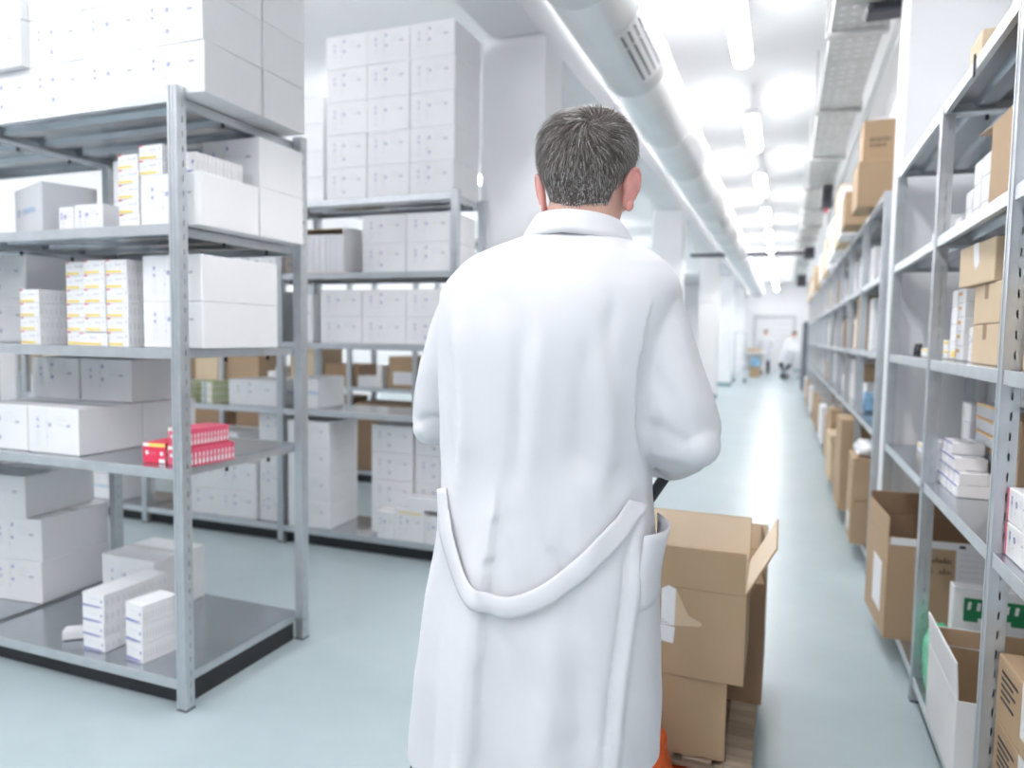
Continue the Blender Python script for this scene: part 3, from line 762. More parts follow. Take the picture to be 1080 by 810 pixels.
def open_box(label, loc, rotz, w, d, h, out='card', inn='card_light', flaps=(), name='open_carton', group=None, thick=0.005):
    """an open carton; flaps: (side, angle, length) with 0 degrees lying inwards over the opening and 90 standing up"""
    t = thing(name, label, 'carton', loc, rotz, group)
    b = MB(); k = thick
    b.box(-w / 2, w / 2, -d / 2, -d / 2 + k, 0, h, out).box(-w / 2, w / 2, d / 2 - k, d / 2, 0, h, out)
    b.box(-w / 2, -w / 2 + k, -d / 2 + k, d / 2 - k, 0, h, out).box(w / 2 - k, w / 2, -d / 2 + k, d / 2 - k, 0, h, out).box(-w / 2 + k, w / 2 - k, -d / 2 + k, d / 2 - k, 0, k, out)
    e = 0.0006
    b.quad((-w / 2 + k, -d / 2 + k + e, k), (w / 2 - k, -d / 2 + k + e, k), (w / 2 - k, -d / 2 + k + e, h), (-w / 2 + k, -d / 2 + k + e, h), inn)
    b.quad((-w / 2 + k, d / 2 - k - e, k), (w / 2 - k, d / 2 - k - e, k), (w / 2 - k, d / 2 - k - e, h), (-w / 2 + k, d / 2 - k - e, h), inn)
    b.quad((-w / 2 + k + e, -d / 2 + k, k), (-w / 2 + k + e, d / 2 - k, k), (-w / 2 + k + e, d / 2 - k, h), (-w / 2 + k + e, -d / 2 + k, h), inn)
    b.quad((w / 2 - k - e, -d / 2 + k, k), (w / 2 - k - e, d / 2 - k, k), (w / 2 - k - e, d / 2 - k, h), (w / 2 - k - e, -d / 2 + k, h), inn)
    b.build('carton_shell', t)
    for side, ang, L in flaps:
        a = math.radians(ang); f = MB(); g = 0.004
        ln = w if side in ('front', 'back') else d
        f.box(-ln / 2 + .004, ln / 2 - .004, 0.001, L, -k / 2, k / 2, out, 0.001)
        # the inside face of the flap
        f.quad((-ln / 2 + .006, 0.003, -k / 2 - e), (ln / 2 - .006, 0.003, -k / 2 - e), (ln / 2 - .006, L - .002, -k / 2 - e), (-ln / 2 + .006, L - .002, -k / 2 - e), inn)
        o = f.build('flap', t)
        base = {'front': ((0, -d / 2 + k / 2, h), 0), 'back': ((0, d / 2 - k / 2, h), PI), 'left': ((-w / 2 + k / 2, 0, h), -PI / 2), 'right': ((w / 2 - k / 2, 0, h), PI / 2)}[side]
        o.rotation_euler = (a, 0, base[1]); o.location = base[0]
    return t
def rbrown(yc, z, label, w, h, d, var=0, x=None, board='card', group=None, rot=0.0):
    return brown(0.535 if x is None else x, yc, z, label, w, h, d, var, R90 + rot, board, group)
def rcarton(yc, z, label, w, h, d, style='plain', x=None, group=None, **k):
    return carton(0.535 if x is None else x, yc, z, label, w, h, d, style, rotz=R90, group=group, **k)

# --- nearest bay, cut by the edge of the picture
G = 'brown cartons stacked low in the nearest right bay'
for r in range(3): rbrown(1.88, 0.105 + 0.166 * r, 'brown carton with black print and white tape, nearest right bay, %s of its stack' % ('bottom', 'middle', 'top')[r], 0.34, 0.165, 0.30, 5, group=G, rot=0.02)
G = 'pink edged white packs in the nearest right bay'
for r in range(2):
    for c in range(2):
        o = rcarton(1.972 - 0.165 * c, 0.85 + 0.085 * r, 'white pink-edged pack in the nearest right bay, %s column, %s layer' % (('far', 'near')[c], ('lower', 'upper')[r]), 0.155, 0.084, 0.22, 'print', x=0.53, var=1, group=G)
        e = MB(); e.box(-0.079, -0.072, -.1115, -.1095, 0.002, .082, 'pack_pink'); e.build('pink_edge', o)
rbrown(1.89, 0.85, 'large brown carton behind the pink edged packs', 0.30, 0.34, 0.10, 0, x=0.765, board='card_deep')
for r in range(2): rbrown(1.905, 1.305 + 0.108 * r, '%s pale brown carton on third shelf of the nearest right bay' % ('lower', 'upper')[r], 0.28, 0.107, 0.26, 2, x=0.54, board='card_light', group='pale brown cartons on the third shelf')

# --- second bay (between the two near posts)
open_box('white carton lined with brown card standing open at the floor level of right rack', (0.655, 2.50, 0.105), R90, 0.42, 0.31, 0.245, 'card_white', 'card', (('left', 103, 0.06), ('front', 94, 0.11), ('back', 84, 0.08)))
G = None
t = thing('medicine_pack', 'large white pack with a green panel and pill print, upright behind white open carton', 'medicine packs', (0.738, 2.93, 0.105), 0, G)
b = MB().box(-.13, .13, 0, .06, 0, .385, 'card_white', .003)
b.build('pack_body', t)
b = MB(); patch(b, -.095, .095, .262, .348, -.0008, 'green')
for i in range(6):
    x = -.085 + .029 * i; b.geo([(x, -.0014, .305), (x + .011, -.0014, .305), (x + .014, -.0014, .334), (x + .003, -.0014, .334)], [(0, 1, 2, 3)], 'card_white')
patch(b, -.05, .05, .258, .278, -.0015, 'card_white')
b.build('green_panel', t)
for i in range(2):
    rcarton(2.77 - 0.0 * i, 0.105 + .105 * i, 'small white pack in the low pile between green pack and white carton, %s layer' % LAY[i], 0.07, 0.10, 0.2, 'plain', x=0.63, group='small white packs on the lowest right shelf')
# green plastic bag
def bag(name, label, loc, sx, sy, sz, m, group=None, seed=1, cat='plastic bag'):
    bm = bmesh.new(); bmesh.ops.create_icosphere(bm, subdivisions=4, radius=1)
    for v in bm.verts:
        n = noise.noise(v.co * 1.7 + Vector((seed * 3.1, 0, 0))) * .22 + noise.noise(v.co * 4.5 + Vector((0, seed * 2.3, 0))) * .12
        c = v.co.copy(); c = Vector([math.copysign(abs(q) ** .7, q) for q in c]) * (1 + n)
        z = max(c.z, -0.92)
        v.co = (c.x * sx, c.y * sy, (z + 0.92) * sz / 1.92)
    b = MB().bm(bm, m, smooth=True)
    return tag(b.build(name, None, loc), label, cat, group)
bag('plastic_bag', 'crumpled green plastic bag of packs between post and white carton', (0.565, 2.88, 0.105), 0.045, 0.105, 0.24, 'green_bag', seed=2)
z = 0.85
G = 'blue edged white packs on the fourth right shelf'
for r in range(4):
    for c in range(4 if r < 2 else 3 if r == 2 else 2):
        o = rcarton(3.02 - .079 * c - .03 * (r > 1), z + 0.042 * r, 'small blue-edged white pack on fourth right shelf, %s from the far end, %s layer' % (ORD[c], LAY[r]), 0.076, 0.041, 0.10, 'plain', x=0.56 + .006 * (r % 2), group=G)
        e = MB().box(-.0385, .0385, -.051, -.0495, .036, .0412, 'print_blue').box(-.0387, -.0375, -.05, .05, .001, .0412, 'print_blue'); e.build('blue_edge', o)
for r in range(3): 
    o = rcarton(3.27, z + 0.042 * r, 'small blue-edged white pack beyond the far post on fourth right shelf, %s layer' % LAY[r], 0.10, 0.041, 0.10, 'plain', x=0.555, group=G)
G = 'orange striped pack bundles on the fourth right shelf'
for r in range(6):
    o = rcarton(2.97, z + 0.050 * r, 'orange-striped grey pack bundle on fourth right shelf, %s layer' % LAY[r], 0.28, 0.049, 0.10, 'plain', x=0.685, group=G, board='card_grey')
    MB().box(-.131, .131, -.0515, -.0495, .040, .0492, 'print_orange').build('orange_stripe', o)
for r in range(4):
    o = rcarton(3.19, z + 0.072 * r, 'white pack bundle left of the orange striped bundles, %s layer' % LAY[r], 0.13, 0.071, 0.10, 'plain', x=0.67, group=G)
    MB().box(-.051, -.030, -.0515, -.0495, .01, .06, 'pack_cream').build('label', o)
rbrown(2.63, z, 'brown carton partly hidden by the post on fourth right shelf', 0.26, 0.29, 0.15, 0, x=0.665)
t = thing('bottle', 'small white bottle with an orange label at the far post of fourth right shelf', 'bottle', (0.60, 3.40, z))
MB().lathe([(0, 0), (.028, 0), (.03, .005), (.03, .09), (.012, .115), (.011, .13)], 'white_plastic', 18).build('body', t)
MB().lathe([(.0305, .02), (.0306, .075)], 'print_orange', 18).build('label', t)
MB().lathe([(.014, .125), (.0145, .15), (0, .152)], 'white_plastic', 14).build('cap', t)
z = 1.305
G = 'brown cartons on the third right shelf'
for r in range(2): rbrown(2.50, z + 0.121 * r, '%s pale brown taped carton of the pair on the third right shelf' % ('lower', 'upper')[r], 0.30, 0.120, 0.28, 2, x=0.56, board='card_light', group=G)
rbrown(2.585, z + 0.2425, 'pale brown carton with torn white tape on top of the taped pair', 0.34, 0.128, 0.28, 4, x=0.545, board='card_light', group=G, rot=0.05)
rbrown(2.79, z, 'pale brown carton standing behind the white labelled pack on third right shelf', 0.20, 0.19, 0.16, 0, x=0.71, board='card_light', group=G)
o = rcarton(2.76, z, 'white pack with black print leaning beside the brown pair on third right shelf', 0.11, 0.115, 0.12, 'print', x=0.585, var=1)
G = 'white and orange packs on the third right shelf'
for r in range(5):
    o = rcarton(3.02, z + 0.052 * r, 'orange-marked white pack on third right shelf, %s layer' % LAY[r], 0.10, 0.051, 0.2, 'plain', x=0.60, group=G)
    MB().box(-.051, .0, -.1015, -.0995, .028, .040, 'print_orange').build('orange_stripe', o)
for r in range(4):
    o = rcarton(3.16, z + 0.066 * r, 'tall white pack behind the far post on third right shelf, %s layer' % LAY[r], 0.10, 0.065, 0.2, 'plain', x=0.605, group=G)
    if r == 0: MB().box(-.02, .051, -.1015, -.0995, .008, .030, 'print_yellow').build('yellow_stripe', o)
bag('plastic_bag', 'crinkled clear bag lying on the packs of third right shelf', (0.70, 2.98, z + .262), 0.07, 0.13, 0.07, 'film', seed=5)
z = 1.75
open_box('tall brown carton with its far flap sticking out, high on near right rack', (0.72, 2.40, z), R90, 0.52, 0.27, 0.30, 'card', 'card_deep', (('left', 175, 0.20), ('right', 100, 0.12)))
G = 'small white packs high on the near right rack'
k = 0
for yc, hs in ((2.78, (.085, .085, .07)), (2.89, (.08, .08, .08)), (3.00, (.10, .06)), (3.16, (.09,)), (3.36, (.07, .06)), (3.62, (.10,))):
    zz = z
    for j, h in enumerate(hs):
        rcarton(yc, zz, 'small white pack high on near right rack, %s stack from the brown carton, %s layer' % (ORD[k], LAY[j]), 0.095, h - .001, 0.16, 'plain', x=0.60, group=G); zz += h
    k += 1
rbrown(2.60, 2.222, 'small pale brown carton on top of the near right rack', 0.16, 0.075, 0.2, 0, x=0.515, board='card_light')
tag(MB().box(-0.002, 0.003, -.007, .007, -.052, .014, 'black', .001).box(-.002, .03, -.007, .007, .0012, .004, 'black').build('clip', None, (0.5035, 2.555, 2.222)), 'black plastic clip on the front lip of top right shelf', 'clip')
# --- third bay, in front of the pier
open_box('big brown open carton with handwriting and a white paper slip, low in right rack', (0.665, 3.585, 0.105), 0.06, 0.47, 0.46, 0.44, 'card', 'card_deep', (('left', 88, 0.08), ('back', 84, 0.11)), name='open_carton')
bx = bpy.data.objects[[o.name for o in bpy.data.objects if o.get('label', '').startswith('big brown open')][0]]
pp = MB(); pp.quad((0.02, -.2315, .25), (.215, -.2315, .25), (.215, -.2315, .41), (.02, -.2315, .41), 'paper')
for i in range(6): patch(pp, .035, .035 + (.10, .15, .12, .14, .09, .13)[i],   .39 - .024 * i, .393 - .024 * i, -.232, 'print_pale')
pp.build('paper_slip', bx)
ts = MB(); ts.box(-.225, .225, -.2325, -.2305, .408, .438, 'film'); ts.build('white_tape', bx)
for x in (-.10, .03): 
    q = MB(); patch(q, x, x + .022, .416, .428, -.2331, 'print_black'); q.build('tape_mark', bx)
hw = MB()
for (x0, z0, n) in ((-.13, .345, 6), (-.04, .345, 3), (-.09, .30, 2), (-.04, .30, 3)):
    for i in range(n):
        x = x0 + i * .015
        pts = [(x, -.2315, z0 + .002 * (i % 3)), (x + .004, -.2315, z0 + .018 + .010 * (i % 2)), (x + .008, -.2315, z0 + .002), (x + .013, -.2315, z0 + .014)]
        for a, c in zip(pts, pts[1:]):
            hw.geo([(a[0], a[1], a[2]), (a[0] + .0022, a[1], a[2]), (c[0] + .0022, c[1], c[2]), (c[0], c[1], c[2])], [(0, 1, 2, 3)], 'print_black')
hw.build('handwriting', bx)
lb = MB(); lb.box(-.2365, -.2345, -.13, .05, .08, .30, 'paper'); lb.build('side_label', bx)
z = 1.305
G = 'yellow striped white packs on the third right shelf by the pier'
for c in range(3):
    for r in range((2, 2, 1)[c]):
        o = rcarton(3.30 + .20 * c, z + .036 * r, 'flat yellow-striped white pack by the pier, %s pile, %s layer' % (ORD[c], LAY[r]), 0.18, 0.035, 0.12, 'plain', x=0.60, group=G)
        MB().box(-.06, .091, -.0615, -.0595, .022, .032, 'print_yellow').build('yellow_stripe', o)
for c in range(2): tag(MB().lathe([(0, 0), (.014, 0), (.014, .035), (.010, .04), (.010, .055), (0, .056)], 'black', 14).build('vial', None, (0.60, 3.82 + .09 * c, z)), '%s small black capped vial on third right shelf by the pier' % ('nearer', 'farther')[c], 'vial', 'black capped vials')
for c in range(2):
    o = rcarton(3.45 + .3 * c, 0.85, 'low white pack with a yellow edge lying on fourth right shelf, %s of two' % ('nearer', 'farther')[c], 0.26, 0.04, 0.2, 'plain', x=0.62, group='low white packs by the pier')
    MB().box(-.131, .131, -.1015, -.0995, .028, .036, 'print_yellow').build('yellow_stripe', o)

# --- beyond the pier: cartons on top
G = 'cartons on top of the second right rack'
rbrown(5.28, 2.222, 'brown carton overhanging the aisle on top of the second right rack, nearest', 0.36, 0.29, 0.21, 0, x=0.40, group=G)
MB().box(-.03, .03, -.1065, -.1055, .20, .30, 'film').build('torn_tape', brown(0.525, 5.21, 2.222 + .291, 'brown carton with bold black print topmost on the second right rack', 0.19, 0.28, 0.24, 3, 0.0, group=G))
open_box('small white open carton perched beside the printed brown carton', (0.755, 5.33, 2.222), R90, 0.3, 0.2, 0.36, 'card_white', 'card', (('front', 110, .08), ('left', 100, .06)))
rbrown(6.05, 2.222, 'second brown carton overhanging the aisle on top of second right rack', 0.42, 0.24, 0.20, 0, x=0.385, group=G)
for i, (yc, w, h, x, kind) in enumerate(((6.62, .42, .40, .40, 'w'), (7.2, .5, .52, .41, 'l'), (7.85, .5, .34, .42, 'w'), (8.5, .5, .45, .43, 'w'))):
    l = 'carton standing on top of second right rack, %s beyond the overhanging pair' % ORD[i]
    if kind == 'w': rcarton(yc, 2.222, 'white ' + l, w, h, .30, 'plain', x=x, group=G)
    else: rbrown(yc, 2.222, 'pale brown ' + l, w, h, .30, 0, x=x, board='card_light', group=G)
G = 'cartons on top of the far right racks'
for i, (yc, w, h, kind) in enumerate(((9.5, .5, .25, 'w'), (10.1, .5, .45, 'l'), (10.7, .45, .3, 'l'), (11.4, .6, .38, 'w'), (12.1, .5, .3, 'l'), (13.5, .6, .30, 'b'), (14.3, .6, .48, 'l'), (15.2, .6, .30, 'w'), (16.0, .6, .42, 'b'), (16.9, .6, .3, 'l'))):
    l = 'carton on top of the far right racks, %s from the near end' % ORD[i]
    if kind == 'w': rcarton(yc, 2.222, 'white ' + l, w, h, .30, 'plain', x=.46, group=G)
    else: rbrown(yc, 2.222, ('pale brown ' if kind == 'l' else 'brown ') + l, w, h, .30, 0, x=.46, board='card_light' if kind == 'l' else 'card', group=G)
# --- beyond the pier: on the floor level
def floor_brown(yc, n, h, w, x, label, board='card', d=0.34):
    for r in range(n):
        rbrown(yc, 0.105 + (h + .001) * r, label + (', %s carton' % ('lower', 'upper')[r] if n > 1 else ''), w, h, d, 2 if r else 0, x=x, board=board, group='brown cartons low in the second right rack', rot=random.uniform(-.03, .03))
floor_brown(5.02, 2, 0.27, 0.36, 0.43, 'brown carton in the low stack right beyond the pier')
bag('plastic_bag', 'white plastic bag bulging from the top of low brown stack beyond the pier', (0.58, 5.02, 0.105 + .543), 0.13, 0.17, 0.09, 'film', seed=3)
MB().quad((-.08, -.1712, .05), (.06, -.1712, .05), (.06, -.1712, .17), (-.08, -.1712, .17), 'paper').build('paper_label', [o for o in bpy.data.objects if o.get('label', '').startswith('brown carton in the low stack right') and 'lower' in o['label']][0])
floor_brown(6.00, 2, 0.34, 0.44, 0.42, 'tall brown carton in the second low stack beyond the pier')
open_box('brown open carton with one flap raised, third low box beyond the pier', (0.60, 6.45, 0.105), R90, 0.34, 0.32, 0.36, 'card', 'card_deep', (('front', 120, .12), ('left', 60, .12)))
floor_brown(7.14, 1, 0.42, 0.5, 0.42, 'brown carton fourth along the floor level beyond the pier', 'card_light')
floor_brown(7.62, 2, 0.30, 0.4, 0.44, 'brown carton in the fifth low stack beyond the pier')
for i, yc in enumerate((8.45, 9.75, 10.9, 12.0, 13.65, 14.75, 15.85, 16.95)):
    (rbrown if i % 3 != 1 else rcarton)(yc, 0.105, '%s carton low in the far right racks, %s from the near end' % ('brown' if i % 3 != 1 else 'white', ORD[i]), 0.6, 0.45, 0.34, x=.46, group='cartons low in the far right racks')
# --- beyond the pier: on the shelves
rr = random.Random(3)
open_box('brown open carton standing on the third shelf beyond the pier', (0.70, 6.28, 1.305), R90, 0.42, 0.3, 0.36, 'card', 'card_deep', (('front', 100, .05), ('right', 78, .05)))
spec = {
    1: ('fourth', 0.85), 2: ('third', 1.305), 3: ('second', 1.75)}
for rk, (y0, y1, rn) in enumerate(((4.66, 8.95, 'second right rack'), (9.2, 12.5, 'third right rack'), (13.15, 17.4, 'last right rack'))):
    for lv in (1, 2, 3):
        y = y0; n = 0
        while y < y1 - .25 and n < 12:
            w = rr.uniform(.16, .34) * (1 + .35 * rk); h = rr.uniform(.12, .36)
            if lv == 2 and rk == 0 and 6.0 < y + w / 2 < 6.55: y = 6.55; continue
            c = rr.random(); yc = y + w / 2; w = round(w - .02, 3); h = round(h, 3); x = .56 + rr.uniform(0, .05)
            ll = 'on %s shelf of the %s, %s from its near end' % (spec[lv][0], rn, ORD[n])
            G = 'things on the %s shelf of the %s' % (spec[lv][0], rn)
            if rk == 0 and lv == 1 and n in (1, 3):
                bag('plastic_bag', 'light blue packet ' + ll, (.60, yc, .85), .05, .06, .15, 'blue_bag', G, n)
            elif c < .62: rcarton(yc, spec[lv][1], 'white carton ' + ll, w, h, .21, 'plain' if rk else 'print', x=x, group=G)
            elif c < .8: rbrown(yc, spec[lv][1], 'brown carton ' + ll, w, h, .21, x=x, group=G)
            elif c < .93: rcarton(yc, spec[lv][1], 'light grey carton ' + ll, w, h, .21, 'plain', x=x, board='card_grey', name='grey_carton', group=G)
            else: rbrown(yc, spec[lv][1], 'pale brown carton ' + ll, w, h, .21, x=x, board='card_light', group=G)
            y += w + .02 + (rr.uniform(.02, .18) if rr.random() < .35 else .005); n += 1
# grey steel cabinet at the end of the right side
t = thing('steel_cabinet', 'tall dark grey steel cabinet at the far end of the right shelving', 'cabinet', (0.46, 20.6, 0), R90)
MB().box(-.6, .6, 0.02, .46, 0.06, 1.85, 'steel_dark', .006).build('cabinet_body', t)
for s in (0, 1):
    dd = MB().box(-.595 + .6 * s, -.005 + .6 * s, 0, .02, .08, 1.83, 'steel_dark', .004).build('door', t)
    MB().box(-.06 + .1 * s, -.04 + .1 * s, -.025, 0, .9, 1.05, 'steel').build('handle', dd)
for s in (0, 1): MB().box(-.58 + 1.1 * s, -.52 + 1.1 * s, .05, .43, 0, .06, 'black').build('foot', t)
# ------------------------------------------------------------------ the man in the white coat
def remeshed(mb, voxel, name, iters=0):
    """one continuous surface out of overlapping volumes"""
    o = mb.build(name)
    md = o.modifiers.new('r', 'REMESH'); md.mode = 'VOXEL'; md.voxel_size = voxel; md.use_smooth_shade = True
    dg = bpy.context.evaluated_depsgraph_get()
    me = bpy.data.meshes.new_from_object(o.evaluated_get(dg))
    old = o.data
    bpy.data.objects.remove(o); bpy.data.meshes.remove(old)
    bm = bmesh.new(); bm.from_mesh(me)
    for _ in range(iters): bmesh.ops.smooth_vert(bm, verts=bm.verts, factor=0.5, use_axis_x=True, use_axis_y=True, use_axis_z=True)
    for f in bm.faces: f.smooth = True
    bm.to_mesh(me); bm.free()
    return me
def se_ring(cx, cy, z, a, b, n=48, e=2.3, tilt=0.0):
    r = []
    for k in range(n):
        q = 2 * PI * k / n; c, s = math.cos(q), math.sin(q)
        x = math.copysign(abs(c) ** (2 / e), c) * a; y = math.copysign(abs(s) ** (2 / e), s) * b
        r.append((cx + x, cy + y, z + tilt * y))
    return r
def loft(mb, rings, m, cap=True, smooth=True):
    n = len(rings[0]); vs = [v for r in rings for v in r]; fs = []
    for j in range(len(rings) - 1):
        for i in range(n): fs.append((j * n + i, j * n + (i + 1) % n, (j + 1) * n + (i + 1) % n, (j + 1) * n + i))
    if cap: fs += [tuple(range(n))[::-1], tuple(range((len(rings) - 1) * n, len(rings) * n))]
    mb.geo(vs, fs, m, smooth=smooth)
def chain(mb, pts, rs, m, n=16, sub=5):
    """tapered limb through the given joints, rounded at both ends"""
    P = [Vector(p) for p in pts]; out = []; rr = []
    for i in range(len(P) - 1):
        p0 = P[max(i - 1, 0)]; p1, p2 = P[i], P[i + 1]; p3 = P[min(i + 2, len(P) - 1)]
        for k in range(sub):
            t = k / sub
            c = 0.5 * ((2 * p1) + (p2 - p0) * t * .5 + (2 * p0 - 5 * p1 + 4 * p2 - p3) * t * t * .5 + (-p0 + 3 * p1 - 3 * p2 + p3) * t ** 3 * .5)
            l = p1.lerp(p2, t); out.append(c.lerp(l, .5)); rr.append(rs[i] + (rs[i + 1] - rs[i]) * t)
    out.append(P[-1]); rr.append(rs[-1])
    mb.tube(out, rr, m, n)
    for p, r in ((P[0], rs[0]), (P[-1], rs[-1])):
        ball(mb, p, (r, r, r), m)
def ball(mb, c, r, m, rot=None, sub=3):
    bm = bmesh.new(); bmesh.ops.create_icosphere(bm, subdivisions=sub, radius=1)
    mx = Matrix.Translation(c) @ (rot.to_4x4() if rot else Matrix.Identity(4)) @ Matrix.Diagonal((*r, 1))
    mb.bm(bm, m, mx, True)

# skin: warm tone with soft variation, redder ears come from the blood close to the surface
mt, nt, bs = new_mat('skin')
bs.inputs['Base Color'].default_value = (0.66, 0.40, 0.32, 1)
bs.inputs['Roughness'].default_value = 0.5
bs.inputs['Subsurface Weight'].default_value = 0.15
bs.inputs['Subsurface Radius'].default_value = (0.012, 0.005, 0.003)
M['skin'] = mt
M['skin_ear'] = mat('ear skin', (0.72, 0.33, 0.29), 0.45, var=0.1, scale=40)
M['coat'] = mat('white cotton coat cloth', (0.70, 0.705, 0.735), 0.75, var=0.012, scale=5, bump=0.04, bscale=420)
M['trousers'] = mat('dark trouser cloth', (0.02, 0.022, 0.03), 0.8, var=0.1, scale=30)
M['shoe'] = mat('black shoe leather', (0.02, 0.018, 0.017), 0.4, var=0.1)
def hair_mat(name, a, b):
    mt, nt, bs = new_mat(name)
    g = nt.nodes.new('ShaderNodeNewGeometry'); cr = nt.nodes.new('ShaderNodeValToRGB')
    cr.color_ramp.elements[0].color = (*a, 1); cr.color_ramp.elements[1].color = (*b, 1)
    nt.links.new(g.outputs['Random Per Island'], cr.inputs['Fac']); nt.links.new(cr.outputs['Color'], bs.inputs['Base Color'])
    bs.inputs['Roughness'].default_value = 0.42
    return mt
M['hair_dark'] = hair_mat('dark brown hair', (0.030, 0.025, 0.023), (0.12, 0.098, 0.086))
M['hair_mid'] = hair_mat('greying hair', (0.095, 0.082, 0.075), (0.25, 0.222, 0.205))
M['hair_grey'] = hair_mat('silver hair', (0.24, 0.23, 0.225), (0.50, 0.485, 0.475))
M['hair_scalp'] = mat('hair roots', (0.10, 0.085, 0.08), 0.8, var=0.2, scale=60)

HX, HY = -0.356, 1.315
HEAD = ((1.545, .064, .066, -.02), (1.585, .064, .070, -.012), (1.610, .065, .086, .006), (1.635, .069, .097, .004), (1.660, .0755, .102, 0), (1.69, .0800, .103, 0), (1.715, .0800, .100, 0), (1.738, .0765, .093, 0), (1.757, .066, .079, 0), (1.770, .047, .057, 0), (1.778, .018, .022, 0))
def head_r(z):
    for (z0, a0, b0, c0), (z1, a1, b1, c1) in zip(HEAD, HEAD[1:]):
        if z0 <= z <= z1:
            t = (z - z0) / (z1 - z0); return a0 + (a1 - a0) * t, b0 + (b1 - b0) * t, c0 + (c1 - c0) * t
    return HEAD[-1][1:] if z > HEAD[-1][0] else HEAD[0][1:]
man = thing('person', 'man with short greying hair in long white coat, seen from behind', 'person', (0, 0, 0))
bd = MB()
loft(bd, [se_ring(HX, HY + c, z, a, b, 32, 2.15) for z, a, b, c in HEAD], 'skin')
# face, turned away from the camera: brow, nose, cheeks, eyes, mouth, chin
ball(bd, (HX, HY + .060, 1.585), (.042, .042, .030), 'skin'); ball(bd, (HX, HY + .098, 1.575), (.020, .016, .016), 'skin')
bd.tube([(HX, HY + .100, 1.675), (HX, HY + .118, 1.645), (HX, HY + .128, 1.628)], [.008, .011, .014], 'skin', 10)
for s in (-1, 1):
    ball(bd, (HX + s * .011, HY + .118, 1.626), (.009, .010, .008), 'skin'); ball(bd, (HX + s * .046, HY + .078, 1.635), (.022, .022, .022), 'skin')
    ball(bd, (HX + s * .032, HY + .098, 1.688), (.024, .010, .007), 'skin'); ball(bd, (HX + s * .032, HY + .094, 1.668), (.014, .010, .010), 'skin')
ball(bd, (HX, HY + .108, 1.606), (.024, .009, .005), 'skin'); ball(bd, (HX, HY + .107, 1.598), (.021, .009, .006), 'skin')
# neck, trunk, limbs (inside the clothes)
chain(bd, [(HX - .004, 1.298, 1.60), (-.368, 1.285, 1.52), (-.385, 1.275, 1.42)], [.064, .066, .09], 'skin')
loft(bd, [se_ring(cx, cy, z, a, b, 32, 2.3) for z, cx, cy, a, b in ((1.50, -.388, 1.272, .13, .06), (1.46, -.394, 1.272, .175, .085), (1.38, -.398, 1.272, .175, .105), (1.25, -.410, 1.272, .160, .105), (1.10, -.414, 1.272, .150, .10), (.95, -.41, 1.275, .165, .11), (.86, -.41, 1.28, .16, .11))], 'skin')
ARM = {-1: [(-.565, 1.275, 1.425), (-.628, 1.295, 1.30), (-.650, 1.335, 1.205), (-.590, 1.50, 1.135), (-.505, 1.660, 1.085)], 1: [(-.232, 1.275, 1.415), (-.190, 1.275, 1.30), (-.168, 1.290, 1.207), (-.205, 1.47, 1.14), (-.262, 1.650, 1.085)]}
BAR_Y, BAR_Z = 1.745, 1.068
for s in (-1, 1):
    chain(bd, ARM[s], [.060, .052, .045, .040, .029], 'skin')
    w = Vector(ARM[s][-1])
    hx = -.475 if s < 0 else -.292
    # palm lying over the bar, four fingers curling round it, thumb closing underneath from the side
    ball(bd, ((w.x + hx) / 2, 1.695, 1.085), (.040, .048, .017), 'skin', Matrix.Rotation(-.12, 3, 'X'))
    for i in range(4):
        x = hx + (i - 1.5) * .0225 * (-s)
        ln = (1.0, 1.08, 1.02, .84)[i]
        k0 = Vector((x, 1.716, 1.098)); k1 = k0 + Vector((0, .036, .000)) * ln; k2 = Vector((x, k1.y + .018 * ln, BAR_Z - .002)); k3 = Vector((x, BAR_Y + .010, BAR_Z - .026))
        chain(bd, [(hx + (i - 1.5) * .017 * (-s), 1.675, 1.088), k0, k1, k2, k3], [.0095, .0098, .0090, .0082, .0070], 'skin', 10, 4)
    tb = hx + s * -.034 * -1 * -1
    ti = hx + (.040 if s < 0 else -.040)
    chain(bd, [((w.x + hx) / 2 + (.022 if s < 0 else -.022), 1.672, 1.076), (ti, 1.698, 1.058), (ti + (-.004 if s < 0 else .004), 1.732, 1.040), (ti - (.014 if s < 0 else -.014), 1.752, 1.038)], [.013, .0115, .0105, .0085], 'skin', 10, 4)
LEG = {-1: [(-.50, 1.285, .88), (-.600, 1.26, .50), (-.620, 1.20, .10)], 1: [(-.325, 1.285, .88), (-.305, 1.36, .50), (-.30, 1.40, .10)]}
for s in (-1, 1):
    chain(bd, LEG[s], [.085, .058, .042], 'skin')
    a = Vector(LEG[s][-1]); chain(bd, [a + Vector((0, -.03, -.055)), a + Vector((0, .07, -.06)), a + Vector((0, .15, -.072))], [.034, .036, .024], 'skin')
put('body', remeshed(bd, 0.0034, 'body', 2), man)
# ears
for s in (-1, 1):
    e = MB()
    rim = []
    for i in range(19):
        q = math.radians(-75 + 285 * i / 18)
        rim.append((0, -.0165 * math.cos(q) * (1 if math.sin(q) > -.2 else .7), .034 * math.sin(q)))
    e.tube(rim, [.0048] * 19, 'skin_ear', 8)
    bm = bmesh.new(); bmesh.ops.create_icosphere(bm, subdivisions=3, radius=1)
    for v in bm.verts:
        v.co = (v.co.x * .0058 + .006 * (v.co.y ** 2) * .6, v.co.y * .0165, v.co.z * .033 + (.0 if v.co.z > 0 else 0)); 
    e.bm(bm, 'skin_ear', smooth=True)
    ball(e, (.002, .004, -.030), (.006, .010, .011), 'skin_ear')
    o = e.build('ear', man)
    o.location = (HX + s * .0865, HY - .012, 1.640); o.rotation_euler = (math.radians(-8), math.radians(11 * s), math.radians(-32 * s))
